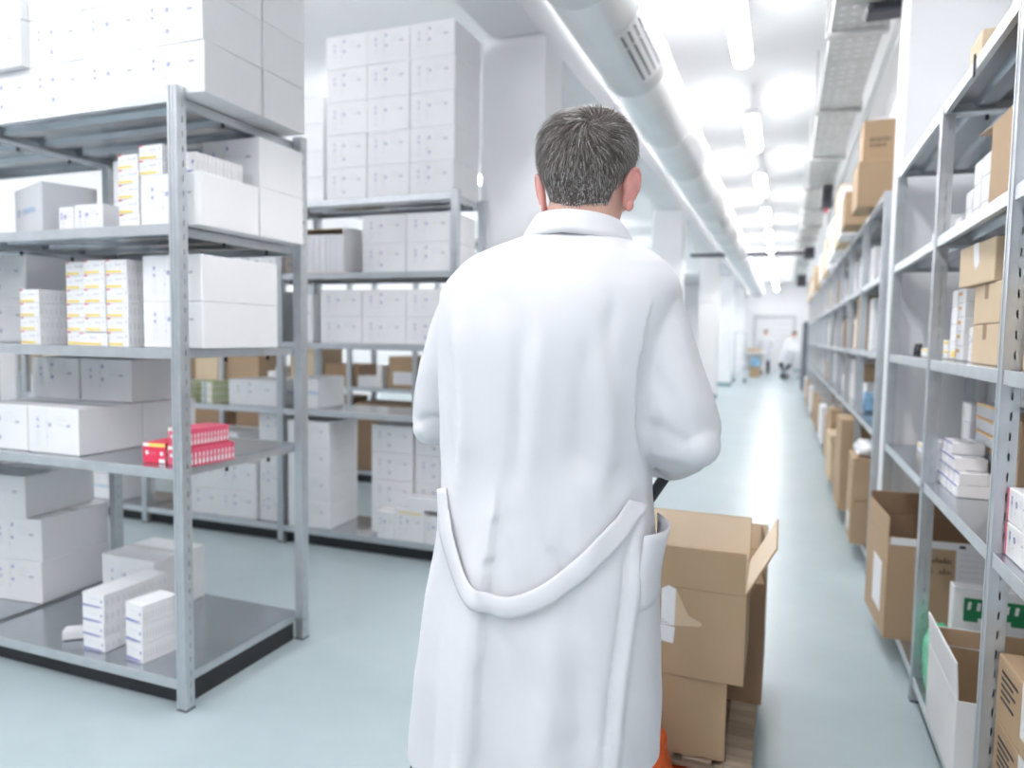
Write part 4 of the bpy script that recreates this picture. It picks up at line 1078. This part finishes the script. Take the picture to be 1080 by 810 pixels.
# ------------------------------------------------ hair
hb = MB()
WH = Vector((-.326, 1.225, 1.742))
def hairline(q):      # lowest hair height for a direction round the head (q = 0 to the right, -90 deg to the back)
    c, s = math.cos(q), math.sin(q)
    if s < 0:
        return 1.600 + .010 * abs(c) + (.055 * max(0, abs(c) - .80) / .2)
    return 1.668 + .085 * s ** .8
nq, nz = 64, 26
vs = []; fs = []
for j in range(nz):
    for i in range(nq):
        q = 2 * PI * i / nq; z0 = hairline(q); t = j / (nz - 1)
        z = z0 + (1.7815 - z0) * (1 - (1 - t) ** 1.6)
        a, b, c = head_r(min(z, 1.7779))
        off = .0055 * min(1, t * 5) + .0012
        cc, ss = math.cos(q), math.sin(q)
        if t >= .999: a = b = .004
        vs.append((HX + math.copysign(abs(cc) ** (2 / 2.15), cc) * (a + off), HY + c + math.copysign(abs(ss) ** (2 / 2.15), ss) * (b + off), z + .004 * t))
for j in range(nz - 1):
    for i in range(nq): fs.append((j * nq + i, j * nq + (i + 1) % nq, (j + 1) * nq + (i + 1) % nq, (j + 1) * nq + i))
fs.append(tuple(range((nz - 1) * nq, nz * nq)))
hb.geo(vs, fs, 'hair_scalp', smooth=True)
cap = BVHTree.FromPolygons([Vector(v) for v in vs], fs)
hr = random.Random(11)
ctr = Vector((HX, HY, 1.69))
n_str = 0
while n_str < 18000:
    d = Vector((hr.gauss(0, 1), hr.gauss(0, 1), hr.gauss(0, 1)))
    if d.length < .1: continue
    d.normalize()
    hit = cap.ray_cast(ctr + d * .3, -d)
    if hit[0] is None: continue
    p, nrm = hit[0], hit[1]
    if nrm.dot(d) < 0: nrm = -nrm
    q = math.atan2(p.y - HY, p.x - HX); z0 = hairline(q)
    if p.z < z0 + .001 or nrm.z > .985: continue
    if p.y > HY + .06 and hr.random() < .5: continue
    low = max(0.0, min(1.0, (1.705 - p.z) / .075))
    side = abs(p.x - HX) / .09
    r = p - WH
    dist = r.length
    tang = r - nrm * r.dot(nrm)
    if tang.length < 1e-5: continue
    tang.normalize()
    swirl = nrm.cross(tang)
    w = math.exp(-(dist / .05) ** 2)
    dirv = tang + swirl * (.9 * w + .15) + Vector((0, 0, -.75)) * min(1, dist / .08) + Vector((hr.gauss(0, .16), hr.gauss(0, .16), hr.gauss(0, .16)))
    dirv -= nrm * dirv.dot(nrm); dirv.normalize()
    ln = (.026 * (1 - low) + .008 * low) * hr.uniform(.75, 1.2)
    lift = .55 * (1 - low) + .35 * low
    if p.z > 1.748: lift -= .12
    wd = hr.uniform(.00042, .00085)
    sidev = dirv.cross(nrm).normalized() * wd
    p0 = p - nrm * .001; p1 = p + dirv * ln * .5 + nrm * ln * lift * .42; p2 = p + dirv * ln + nrm * ln * lift * .36
    if p2.z > 1.7935: continue
    pg = .10 + .42 * low + .45 * max(0, side - .70) / .25 * (1 if p.z < 1.74 else .3)
    u = hr.random()
    m_ = 'hair_grey' if u < pg * .75 else 'hair_mid' if u < pg * .75 + .34 + .2 * low else 'hair_dark'
    hb.geo([p0 - sidev, p0 + sidev, p1 + sidev * .8, p1 - sidev * .8, p2], [(0, 1, 2, 3), (3, 2, 4)], m_)
    n_str += 1
hb.build('hair', man)
# glasses: dark temples and a thin frame
gl = MB()
for s in (-1, 1):
    gl.tube([(HX + s * .080, HY - .022, 1.664), (HX + s * .082, HY - .005, 1.676), (HX + s * .081, HY + .05, 1.678), (HX + s * .074, HY + .118, 1.676)], .0022, 'black', 8)
    ringp = [(HX + s * .034 + .029 * math.cos(2 * PI * i / 24), HY + .122, 1.664 + .020 * math.sin(2 * PI * i / 24)) for i in range(25)]
    gl.tube(ringp, .0016, 'black', 6)
gl.tube([(HX - .008, HY + .126, 1.670), (HX + .008, HY + .126, 1.670)], .0016, 'black', 6)
gl.build('glasses', man)

# ------------------------------------------------ coat
ct = MB()
CR = ((.500, -.427, 1.275, .2350, .180), (.62, -.424, 1.272, .2345, .174), (.72, -.421, 1.270, .2320, .168), (.86, -.414, 1.268, .2210, .157), (.95, -.410, 1.266, .2140, .149), (1.06, -.412, 1.266, .2030, .142), (1.15, -.414, 1.266, .1980, .138), (1.25, -.412, 1.266, .2040, .142), (1.33, -.405, 1.266, .214, .146), (1.38, -.401, 1.266, .221, .1455), (1.42, -.398, 1.267, .227, .1415), (1.45, -.396, 1.268, .228, .135), (1.475, -.393, 1.269, .216, .126), (1.50, -.389, 1.270, .194, .114), (1.522, -.386, 1.272, .164, .102), (1.540, -.378, 1.276, .122, .084), (1.556, -.370, 1.282, .084, .074), (1.566, -.366, 1.286, .068, .066))
loft(ct, [se_ring(cx, cy, z, a, b, 64, 2.35) for z, cx, cy, a, b in CR], 'coat')
chain(ct, [(-.570, 1.270, 1.420), (-.622, 1.290, 1.30), (-.653, 1.330, 1.207), (-.595, 1.50, 1.137), (-.520, 1.625, 1.097)], [.064, .066, .070, .058, .046], 'coat', 20)
chain(ct, [(-.232, 1.270, 1.408), (-.196, 1.272, 1.30), (-.168, 1.287, 1.205), (-.205, 1.46, 1.142), (-.255, 1.615, 1.097)], [.072, .071, .074, .064, .046], 'coat', 20)
ball(ct, (-.140, 1.265, 1.185), (.048, .045, .042), 'coat'); ball(ct, (-.676, 1.31, 1.178), (.036, .042, .036), 'coat')
cme = remeshed(ct, 0.005, 'coat', 4)
# creases, seams and folds of the cloth, as displacement of the back
STROKES = [  # polyline in (x, z), width, depth (negative pushes in)
    ([(-.470, 1.05), (-.488, .80), (-.500, .50)], .030, .014),
    ([(-.425, 1.02), (-.432, .80), (-.438, .50)], .030, .008),
    ([(-.214, 1.07), (-.221, .92), (-.234, .773), (-.246, .52)], .007, .005),
    ([(-.228, 1.05), (-.236, .92), (-.250, .773), (-.262, .52)], .007, -.004),
    ([(-.404, 1.38), (-.416, 1.20), (-.425, 1.10)], .016, -.007),
    ([(-.372, 1.42), (-.385, 1.24), (-.392, 1.12)], .024, .006),
    ([(-.54, 1.40), (-.525, 1.27), (-.520, 1.12)], .022, .008),
    ([(-.565, 1.38), (-.556, 1.25), (-.555, 1.10)], .014, -.008),
    ([(-.30, 1.38), (-.305, 1.25), (-.325, 1.12)], .020, -.007),
    ([(-.275, 1.36), (-.268, 1.22), (-.275, 1.10)], .018, .008),
    ([(-.35, 1.02), (-.32, .94), (-.30, .86)], .018, -.006),
    ([(-.56, .98), (-.572, .80), (-.59, .52)], .024, -.008),
    ([(-.60, .95), (-.615, .75), (-.635, .52)], .016, .008),
    ([(-.345, .90), (-.338, .72), (-.352, .50)], .028, .008),
    ([(-.30, .84), (-.292, .70), (-.298, .52)], .022, -.006),
    ([(-.33, 1.20), (-.28, 1.14), (-.24, 1.10)], .022, -.004),
    ([(-.47, 1.45), (-.42, 1.40), (-.39, 1.33)], .03, -.004),
    ([(-.225, 1.22), (-.18, 1.215), (-.14, 1.185)], .014, -.0035),
    ([(-.225, 1.33), (-.185, 1.29), (-.15, 1.22)], .016, -.003),
    ([(-.605, 1.20), (-.65, 1.205), (-.69, 1.19)], .009, -.004),
    ([(-.255, 1.44), (-.270, 1.36), (-.262, 1.28)], .012, -.005),
    ([(-.215, 1.10), (-.25, 1.05), (-.27, .98)], .016, -.004),
    ([(-.45, .88), (-.40, .82), (-.37, .74)], .014, -.003),
    ([(-.27, .69), (-.31, .655), (-.36, .63)], .026, -.002),
]
STEPS = [  # overlapping edges and seams: polyline, height on its left side, reach left, dip on its right side, reach right
    ([(-.448, 1.12), (-.459, .966), (-.468, .795), (-.476, .48)], .0050, .022, -.0065, .010),
    ([(-.203, 1.435), (-.213, 1.38), (-.226, 1.30), (-.228, 1.22), (-.218, 1.13)], .0028, .012, -.0048, .007),
    ([(-.608, 1.43), (-.600, 1.36), (-.597, 1.24), (-.594, 1.12)], -.0045, .007, .0028, .012),
    ([(-.226, 1.05), (-.234, .92), (-.248, .773), (-.262, .48)], -.0045, .006, .0028, .010),
]
def seg_d(px, pz, a, b):
    ax, az = a; bx_, bz = b; dx, dz = bx_ - ax, bz - az
    t = max(0, min(1, ((px - ax) * dx + (pz - az) * dz) / (dx * dx + dz * dz)))
    return math.hypot(px - ax - t * dx, pz - az - t * dz), t
CO = [v.co.copy() for v in cme.vertices]; NR = [v.normal.copy() for v in cme.vertices]
for i_, (co, nr) in enumerate(zip(CO, NR)):
    disp = 0
    if nr.y < .25:
        for pl, w, amp in STROKES:
            best = 9; bt = 0
            for i in range(len(pl) - 1):
                d, t = seg_d(co.x, co.z, pl[i], pl[i + 1])
                if d < best: best = d; bt = (i + t) / (len(pl) - 1)
            if best < w * 3 and amp:
                e = min(1, bt / .18) if bt < .5 else 1
                if pl[-1][1] > .55: e *= min(1, (1 - bt) / .18)
                disp += amp * math.exp(-(best / w) ** 2) * (.25 + .75 * e) * min(1, (.25 - nr.y) * 2)
        for pl, hl, rl, hr_, rr_ in STEPS:
            if not (pl[-1][1] - .03 < co.z < pl[0][1] + .03): continue
            best = 9; sg = 0; bt = 0
            for i in range(len(pl) - 1):
                d, t = seg_d(co.x, co.z, pl[i], pl[i + 1])
                if d < best:
                    best = d; bt = (i + t) / (len(pl) - 1)
                    xx = pl[i][0] + (pl[i + 1][0] - pl[i][0]) * t; sg = co.x - xx
            if best < .07:
                e = min(1, bt / .12) * (1 if pl[-1][1] < .55 else min(1, (1 - bt) / .12)) * min(1, max(0, .25 - nr.y) * 2)
                disp += e * (hl * math.exp(-best / rl) if sg < 0 else hr_ * math.exp(-best / rr_))
    f = noise.noise(Vector((co.x * 11, co.y * 11, co.z * 2.6))) * .0042 + noise.noise(Vector((co.x * 23 + co.z * 6, co.y * 20, co.z * 9 + 7))) * .0020
    if co.z > 1.53: f *= max(.15, (1.58 - co.z) / .05)
    lowk = max(0, (1.0 - co.z) / .5)
    f += lowk * .006 * math.sin(math.atan2(co.y - 1.27, co.x + .42) * 9 + co.z * 2)
    CO[i_] = co + nr * (disp * 1.25 + f)
cme.vertices.foreach_set('co', [c for v in CO for c in v]); cme.update()
# open the coat at the hem: remove the closed underside
bm = bmesh.new(); bm.from_mesh(cme)
bmesh.ops.delete(bm, geom=[f for f in bm.faces if f.normal.z < -.75 and f.calc_center_median().z < .53 and all(v.co.z < .515 for v in f.verts)], context='FACES')
for _ in range(1): bmesh.ops.smooth_vert(bm, verts=[v for v in bm.verts if not v.is_boundary], factor=0.35, use_axis_x=True, use_axis_y=True, use_axis_z=True)
for v in bm.verts:
    if v.co.z < .75: v.co.z += (.75 - v.co.z) / .25 * (.062 + .13 * (v.co.x + .43))
bm.normal_update()
cv = [v.co.copy() for v in bm.verts]; bm.verts.index_update()
cbvh = BVHTree.FromBMesh(bm)
bm.to_mesh(cme); bm.free()
cme.materials.clear(); cme.materials.append(M['coat'])
coat = put('coat', cme, man)
def on_back(x, z, off=0.0, y0=0.6):
    h = cbvh.ray_cast(Vector((x, y0, z)), Vector((0, 1, 0)))
    if h[0] is None: return Vector((x, 1.27, z))
    return h[0] + h[1] * off
# collar: stands up round the neck and folds over outside
cl = MB(); n = 56; prof_n = 9; rings = []
for k in range(n):
    q = 2 * PI * k / n; c, s = math.cos(q), math.sin(q)
    back = max(0, -s); fr = max(0, s)
    top = 1.588 - .040 * fr - .012 * max(0, c) * (1 - back * .4)
    drop = .038 + .012 * fr + .006 * abs(c)
    ri, ro = (.0705, .0725), (.108 + .012 * fr, .098 + .02 * fr)
    pr_ = []
    for j in range(prof_n):
        t = j / (prof_n - 1)
        if t < .35:
            u = t / .35; rx, ry, z = ri[0] + .001 * u, ri[1], top - .035 * (1 - u)
        elif t < .55:
            u = (t - .35) / .2; rx, ry, z = ri[0] + .001 + .008 * u, ri[1] + .008 * u, top + .0045 * math.sin(PI * u)
        else:
            u = (t - .55) / .45; rx, ry, z = ri[0] + .009 + (ro[0] - ri[0] - .009) * u, ri[1] + .008 + (ro[1] - ri[1] - .008) * u, top - drop * u ** 1.15
        pr_.append((-.364 + rx * c, 1.292 + ry * s, z))
    rings.append(pr_)
vs = [p for r in rings for p in r]; fs = []
for k in range(n):
    if abs(math.degrees(2 * PI * (k + .5) / n) - 90) < 10: continue        # open at the throat
    for j in range(prof_n - 1):
        a, b = k * prof_n + j, ((k + 1) % n) * prof_n + j
        fs.append((a, b, b + 1, a + 1))
cl.geo(vs, fs, 'coat', smooth=True)
o = cl.build('collar', man)
md = o.modifiers.new('thick', 'SOLIDIFY'); md.thickness = 0.0035; md.offset = 0
# loose half belt across the back
def ribbon(name, path, width, off, thick=.0028):
    b = MB(); pts = []
    N = 44
    cum = [0]
    for i in range(len(path) - 1): cum.append(cum[-1] + math.dist(path[i][:2], path[i + 1][:2]))
    def at_t(t):
        s = t * cum[-1]
        i = max(k for k in range(len(path) - 1) if cum[k] <= s + 1e-9); u = (s - cum[i]) / (cum[i + 1] - cum[i])
        p0 = path[max(i - 1, 0)]; p1 = path[i]; p2 = path[i + 1]; p3 = path[min(i + 2, len(path) - 1)]
        return [0.5 * (2 * p1[k] + (p2[k] - p0[k]) * u + (2 * p0[k] - 5 * p1[k] + 4 * p2[k] - p3[k]) * u * u + (-p0[k] + 3 * p1[k] - 3 * p2[k] + p3[k]) * u ** 3) for k in range(2)]
    C = [at_t(i / N) for i in range(N + 1)]
    vs = []; fs = []; W = 6
    for i, (x, z) in enumerate(C):
        tx = C[min(i + 1, N)][0] - C[max(i - 1, 0)][0]; tz = C[min(i + 1, N)][1] - C[max(i - 1, 0)][1]; l = math.hypot(tx, tz)
        nx, nz_ = -tz / l, tx / l
        e = min(1, min(i, N - i) / 6)
        for k in range(W + 1):
            s = (k / W - .5) * width * (1 if 3 < i < N - 3 else .85)
            bulge = off * (.35 + .65 * e) * (1 + .25 * math.cos(PI * (k / W - .5)))
            p = on_back(x + nx * s, z + nz_ * s, 0)
            base = on_back(x, z, 0)
            y = min(p.y, base.y + .01) - bulge
            vs.append((x + nx * s, y, z + nz_ * s))
    for i in range(N):
        for k in range(W):
            a = i * (W + 1) + k; fs.append((a, a + W + 1, a + W + 2, a + 1))
    b.geo(vs, fs, 'coat', smooth=True)
    o = b.build(name, man)
    md = o.modifiers.new('thick', 'SOLIDIFY'); md.thickness = thick; md.offset = -1
    return o
ribbon('half_belt', [(-.583, 1.085), (-.566, 1.035), (-.545, .985), (-.512, .940), (-.464, .916), (-.411, .913), (-.355, .938), (-.300, .985), (-.250, 1.040), (-.222, 1.085)], .036, .012)
# button front
for z in (1.44, 1.32, 1.20, 1.08, .96, .84, .72):
    h = cbvh.ray_cast(Vector((-.400, 1.9, z)), Vector((0, -1, 0)))
    if h[0] is None: continue
    mx_ = Matrix.Translation(h[0] + Vector((0, .001, 0))) @ Matrix.Rotation(-PI / 2, 4, 'X')
    MB().lathe([(0, .0), (.009, 0), (.010, .0015), (.009, .003), (.006, .0025), (0, .0025)], 'white_plastic', 18, mx_).build('button', man)
# bulging side pocket on the right
pk = MB()
vs = []; fs = []; U, V_ = 8, 8
for i in range(U + 1):
    u = i / U
    for j in range(V_ + 1):
        v = j / V_
        y = 1.185 + .135 * u; z = 1.035 - .135 * v + .010 * u
        mouth = (1 - v) ** 1.5 * math.sin(PI * min(1, u * .8 + .2))
        # lies on the coat, gapes at the mouth
        a, b_ = .2055 + .006 * v, .146
        q = (y - 1.266) / b_; q = max(-.96, min(.96, q))
        x = -.411 + a * (1 - abs(q) ** 2.35) ** (1 / 2.35) + .008 + .026 * mouth
        vs.append((x, y, z))
for i in range(U):
    for j in range(V_): a = i * (V_ + 1) + j; fs.append((a, a + V_ + 1, a + V_ + 2, a + 1))
pk.geo(vs, fs, 'coat', smooth=True)
o = pk.build('pocket', man)
md = o.modifiers.new('thick', 'SOLIDIFY'); md.thickness = .003; md.offset = 1
# trousers and shoes
tm = MB()
for s in (-1, 1):
    l = LEG[s]; chain(tm, [l[0], l[1], Vector(l[2]) + Vector((0, 0, -.015))], [.108, .082, .066], 'trousers', 18)
ball(tm, (-.41, 1.282, .90), (.16, .12, .10), 'trousers')
put('trousers', remeshed(tm, 0.008, 'trousers', 2), man)
for s in (-1, 1):
    a = Vector(LEG[s][-1]); sh = MB()
    rg = []
    for t, w, h in ((-.075, .026, .045), (-.06, .036, .075), (-.02, .040, .085), (.04, .043, .066), (.10, .049, .050), (.16, .045, .040), (.195, .025, .028)):
        rg.append([(a.x + w * math.cos(q), a.y + t, .010 + h * max(0, math.sin(q)) + (.0 if math.sin(q) > 0 else -.0095 * min(1, -math.sin(q) * 3))) for q in [2 * PI * k / 20 for k in range(20)]])
    loft(sh, rg, 'shoe')
    sh.build('shoe', man)
# ------------------------------------------------------------------ hand truck, pallet and its cartons
TX, TY = -0.425, 1.93
tk_ = thing('hand_pallet_truck', 'orange hand pallet truck with black tiller in front of the man', 'pallet truck', (TX, TY, 0))
MB().box(-.085, .085, -.04, .10, .10, .30, 'orange', .02, 2).box(-.15, .15, .04, .145, .08, .22, 'orange', .02, 2).build('truck_head', tk_)
b = MB(); b.geo([(.02, -.05, .06), (.185, .03, .06), (.185, .12, .06), (.02, .12, .06), (.02, -.03, .285), (.105, .02, .285), (.12, .10, .285), (.02, .10, .285)], [(0, 3, 2, 1), (4, 5, 6, 7), (0, 1, 5, 4), (1, 2, 6, 5), (2, 3, 7, 6), (3, 0, 4, 7)], 'orange')
b.geo([(-.02, -.05, .06), (-.155, .03, .06), (-.155, .12, .06), (-.02, .12, .06), (-.02, -.03, .285), (-.085, .02, .285), (-.10, .10, .285), (-.02, .10, .285)], [(0, 1, 2, 3), (4, 7, 6, 5), (0, 4, 5, 1), (1, 5, 6, 2), (2, 6, 7, 3), (3, 7, 4, 0)], 'orange')
b.build('side_cover', tk_)
MB().lathe([(0, .10), (.036, .10), (.036, .40), (.03, .42), (0, .42)], 'steel_dark', 20, Matrix.Translation((0, .02, 0))).build('pump', tk_)
for s in (-1, 1):
    MB().box(s * .165 - .07, s * .165 + .07, .10, 1.20, .060, .082, 'orange', .006).build('fork', tk_)
    m_ = Matrix.Translation((s * .055, -.005, .085)) @ Matrix.Rotation(PI / 2, 4, 'Y')
    MB().lathe([(0, -.025), (.075, -.025), (.085, -.018), (.085, .018), (.075, .025), (0, .025)], 'black', 24, m_).build('wheel', tk_)
hbx = MB()
hbx.tube([(0, -.01, .36), (0, -.10, .80), (0, -.135, .95)], .017, 'black', 12)
hbx.build('tiller', tk_)
lp = MB()
xb = BAR_Y - TY
lp.tube([(0, -.135, .945), (.060, -.150, .955), (.132, xb + .012, .975), (.168, xb + .004, 1.035), (.166, xb, 1.060), (.140, xb, 1.068), (0, xb, 1.068), (-.140, xb, 1.068), (-.166, xb, 1.060), (-.168, xb + .004, 1.035), (-.132, xb + .012, .975), (-.060, -.150, .955), (0, -.135, .945)], .0145, 'black', 12)
lp.build('handle_loop', tk_)
# pallet
pl = thing('wooden_pallet', 'weathered wooden pallet under the brown cartons on the truck', 'pallet', (-.425, 2.52, 0))
for i in range(7): MB().box(-.38 + i * .1135, -.38 + i * .1135 + .085, -.42, .42, .107, .122, 'wood', .002).build('deck_board', pl)
for i in range(3):
    MB().box(-.38, .38, -.42 + i * .37, -.42 + i * .37 + .10, .092, .107, 'wood', .002).build('stringer', pl)
    for x in (-.38, -.05, .28):
        MB().box(x, x + .10, -.42 + i * .37, -.42 + i * .37 + .10, .018, .092, 'wood', .002).build('block', pl)
for x in (-.38, -.05, .28): MB().box(x, x + .10, -.42, .42, 0, .018, 'wood', .002).build('bottom_board', pl)
G = 'brown cartons on the pallet'
brown(-.345, 2.105, .122, 'brown closed carton under the open one on the pallet, beside the coat', .46, .245, .36, 2, .06, group=G)
bx = open_box('brown carton standing open with tall flaps on the pallet, above the closed one', (-.292, 2.285, .3675), 0.0, .44, .36, .265, 'card', 'card_lit', (('front', 91, .126), ('back', 93, .145), ('right', 118, .17), ('left', 150, .17)), group=G)
tp = MB(); tp.geo([(-.02, -.1808, .15), (.02, -.1808, .15), (.022, -.1808, .262), (.0, -.1808, .27), (-.02, -.1808, .258)], [(0, 1, 2, 3, 4)], 'paper')
tp.geo([(-.03, -.1808, .10), (.018, -.1808, .095), (.022, -.1808, .145), (-.03, -.1808, .150)], [(0, 1, 2, 3)], 'paper')
for i in range(3): patch(tp, -.025, .012 - .01 * i, .148 + .007 * i, .150 + .007 * i, -.1812, 'print_grey')
tp.build('torn_label', bx)
tp = MB(); tp.geo([(.02, -.1806, .150), (.095, -.1806, .158), (.10, -.1806, .168), (.06, -.1806, .185), (.022, -.1806, .262)], [(0, 1, 2, 3, 4)], 'card_light'); tp.build('loose_tape', bx)
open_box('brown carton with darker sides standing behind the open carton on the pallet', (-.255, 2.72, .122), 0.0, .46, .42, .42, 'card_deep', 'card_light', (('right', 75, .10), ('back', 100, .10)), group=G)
brown(-.672, 2.14, .122, 'brown carton on the pallet hidden behind the coat', .15, .30, .40, 0, 0, group=G)

# ------------------------------------------------------------------ far end of the aisle
def figure(label, loc, rotz, lean, hair, name='person'):
    t = thing(name, label, 'person', loc, rotz)
    b = MB()
    def T(x, y, z): return (x, y + lean * max(0, z - .85), z - (.25 * lean * max(0, z - .85)))
    loft(b, [se_ring(T(0, c, z)[0], T(0, c, z)[1], T(0, c, z)[2], a, d, 20, 2.1) for z, a, d, c in ((1.50, .05, .055, .0), (1.55, .058, .075, .02), (1.62, .072, .092, .02), (1.68, .074, .093, .015), (1.73, .058, .074, .01), (1.765, .02, .03, .0))], 'skin')
    ball(b, T(0, .115, 1.60), (.012, .018, .016), 'skin')
    chain(b, [T(0, 0, 1.53), T(0, -.005, 1.42)], [.055, .08], 'skin', 12)
    loft(b, [se_ring(T(0, 0, z)[0], T(0, 0, z)[1], T(0, 0, z)[2], a, d, 20, 2.3) for z, a, d in ((1.45, .15, .07), (1.38, .17, .10), (1.1, .14, .10), (.9, .16, .11))], 'skin')
    for s in (-1, 1):
        chain(b, [T(s * .18, 0, 1.40), T(s * .235, .02, 1.16), T(s * .20, .22, 1.04)], [.05, .042, .03], 'skin', 12)
        h = Vector(T(s * .19, .275, 1.02)); ball(b, h, (.03, .045, .015), 'skin')
        for i in range(4): chain(b, [h + Vector(((i - 1.5) * .017, .03, 0)), h + Vector(((i - 1.5) * .018, .07, -.004)), h + Vector(((i - 1.5) * .018, .085, -.026))], [.008, .0075, .007], 'skin', 8, 3)
        chain(b, [h + Vector((-s * .025, -.01, 0)), h + Vector((-s * .048, .03, -.01))], [.010, .008], 'skin', 8, 3)
        chain(b, [(s * .095, 0, .90), (s * .11, .02 + .10 * s * (lean > 0), .5), (s * .11, -.02 - .18 * s * (lean > 0), .09)], [.085, .06, .042], 'skin', 12)
    put('body', remeshed(b, .009, 'body', 1), t)
    hm = MB(); ball(hm, T(0, -.005, 1.70), (.080, .095, .075), hair); hm.build('hair', t)
    c = MB()
    loft(c, [se_ring(T(0, 0, z)[0], T(0, 0, z)[1], T(0, 0, z)[2], a, d, 28, 2.3) for z, a, d in ((.55, .25, .17), (.8, .23, .155), (1.05, .20, .14), (1.25, .205, .14), (1.40, .215, .13), (1.47, .16, .10), (1.51, .085, .08))], 'coat')
    for s in (-1, 1): chain(c, [T(s * .185, 0, 1.395), T(s * .24, .02, 1.16), T(s * .205, .20, 1.045)], [.075, .065, .05], 'coat', 14)
    put('coat', remeshed(c, .014, 'coat', 2), t)
    tr_ = MB()
    for s in (-1, 1): chain(tr_, [(s * .095, 0, .88), (s * .11, .02 + .10 * s * (lean > 0), .5), (s * .11, -.02 - .18 * s * (lean > 0), .10)], [.10, .078, .062], 'trousers', 12)
    tr_.build('trousers', t)
    for s in (-1, 1):
        sh = MB(); ball(sh, (s * .11, .03 - .18 * s * (lean > 0), .042), (.045, .13, .042), 'shoe'); sh.build('shoe', t)
figure('distant person in a white coat and dark trousers standing by the far door', (-.66, 29.6, 0), .3, 0, 'hair_mid')
figure('distant dark haired person in white bending over a grey trolley', (.06, 27.2, 0), -.9, .42, 'hair_dark')

def trolley(label, x, y, w, d, h, mt, rotz=0, shelves=(.25, .55, .9)):
    t = thing('trolley', label, 'trolley', (x, y, 0), rotz)
    for z in shelves: MB().box(-w / 2, w / 2, -d / 2, d / 2, z, z + .03, mt, .006).build('shelf', t)
    for sx in (-1, 1):
        for sy in (-1, 1):
            p = MB().tube([(sx * (w / 2 - .015), sy * (d / 2 - .015), .12), (sx * (w / 2 - .015), sy * (d / 2 - .015), h)], .013, 'steel', 10).build('post', t)
            MB().lathe([(0, -.015), (.05, -.015), (.06, 0), (.05, .015), (0, .015)], 'black', 18, Matrix.Translation((sx * (w / 2 - .015), sy * (d / 2 - .015), .06)) @ Matrix.Rotation(PI / 2, 4, 'Y')).build('caster', p)
    MB().tube([(-w / 2 + .015, -d / 2 + .015, h), (-w / 2 + .015, -d / 2 - .05, h + .03), (w / 2 - .015, -d / 2 - .05, h + .03), (w / 2 - .015, -d / 2 + .015, h)], .012, 'steel', 10).build('push_bar', t)
    return t
trolley('grey wheeled trolley pushed by the bending person', .30, 26.2, .50, .7, .95, 'card_grey', .1)
G = 'white cartons on the grey trolley'
for i in range(2): carton(.30, 25.9, .9305 + .19 * i, '%s white carton on the grey trolley' % ('lower', 'upper')[i], w=.4, h=.189, d=.4, style='plain', group=G)
trolley('white wheeled rack trolley beside the farthest visible pillar', -1.28, 23.6, .36, .5, 1.55, 'white_plastic', 0, (.2, .6, 1.0, 1.4))
# packing table
t = thing('packing_table', 'white packing table by the pillars near the far end', 'table', (-.98, 27.6, 0))
MB().box(-.38, .38, -.5, .5, .86, .90, 'white_plastic', .008).build('tabletop', t)
for sx in (-1, 1):
    for sy in (-1, 1): MB().box(sx * .34 - .025, sx * .34 + .025, sy * .45 - .025, sy * .45 + .025, 0, .86, 'white_plastic', .004).build('leg', t)
MB().box(-.36, .36, .40, .44, .2, .86, 'white_plastic').build('modesty_panel', t)
open_box('low brown tray carton lying on the far packing table', (-1.0, 27.5, .90), 0, .5, .4, .12, 'card_light', 'card', (('front', 170, .08),))
brown(-.95, 27.2, 0, 'brown carton on the floor under the packing table', .34, .36, .35, board='card')
bag('plastic_bag', 'light blue plastic bag on top of the carton under packing table', (-.95, 27.36, .362), .15, .15, .34, 'blue_bag', seed=8)
# cupboard of pale card between the pillars on the left
brown(-2.35, 14.4, 0, 'tall narrow pale brown carton standing between the pillars', .45, 2.25, .4, board='card_light')
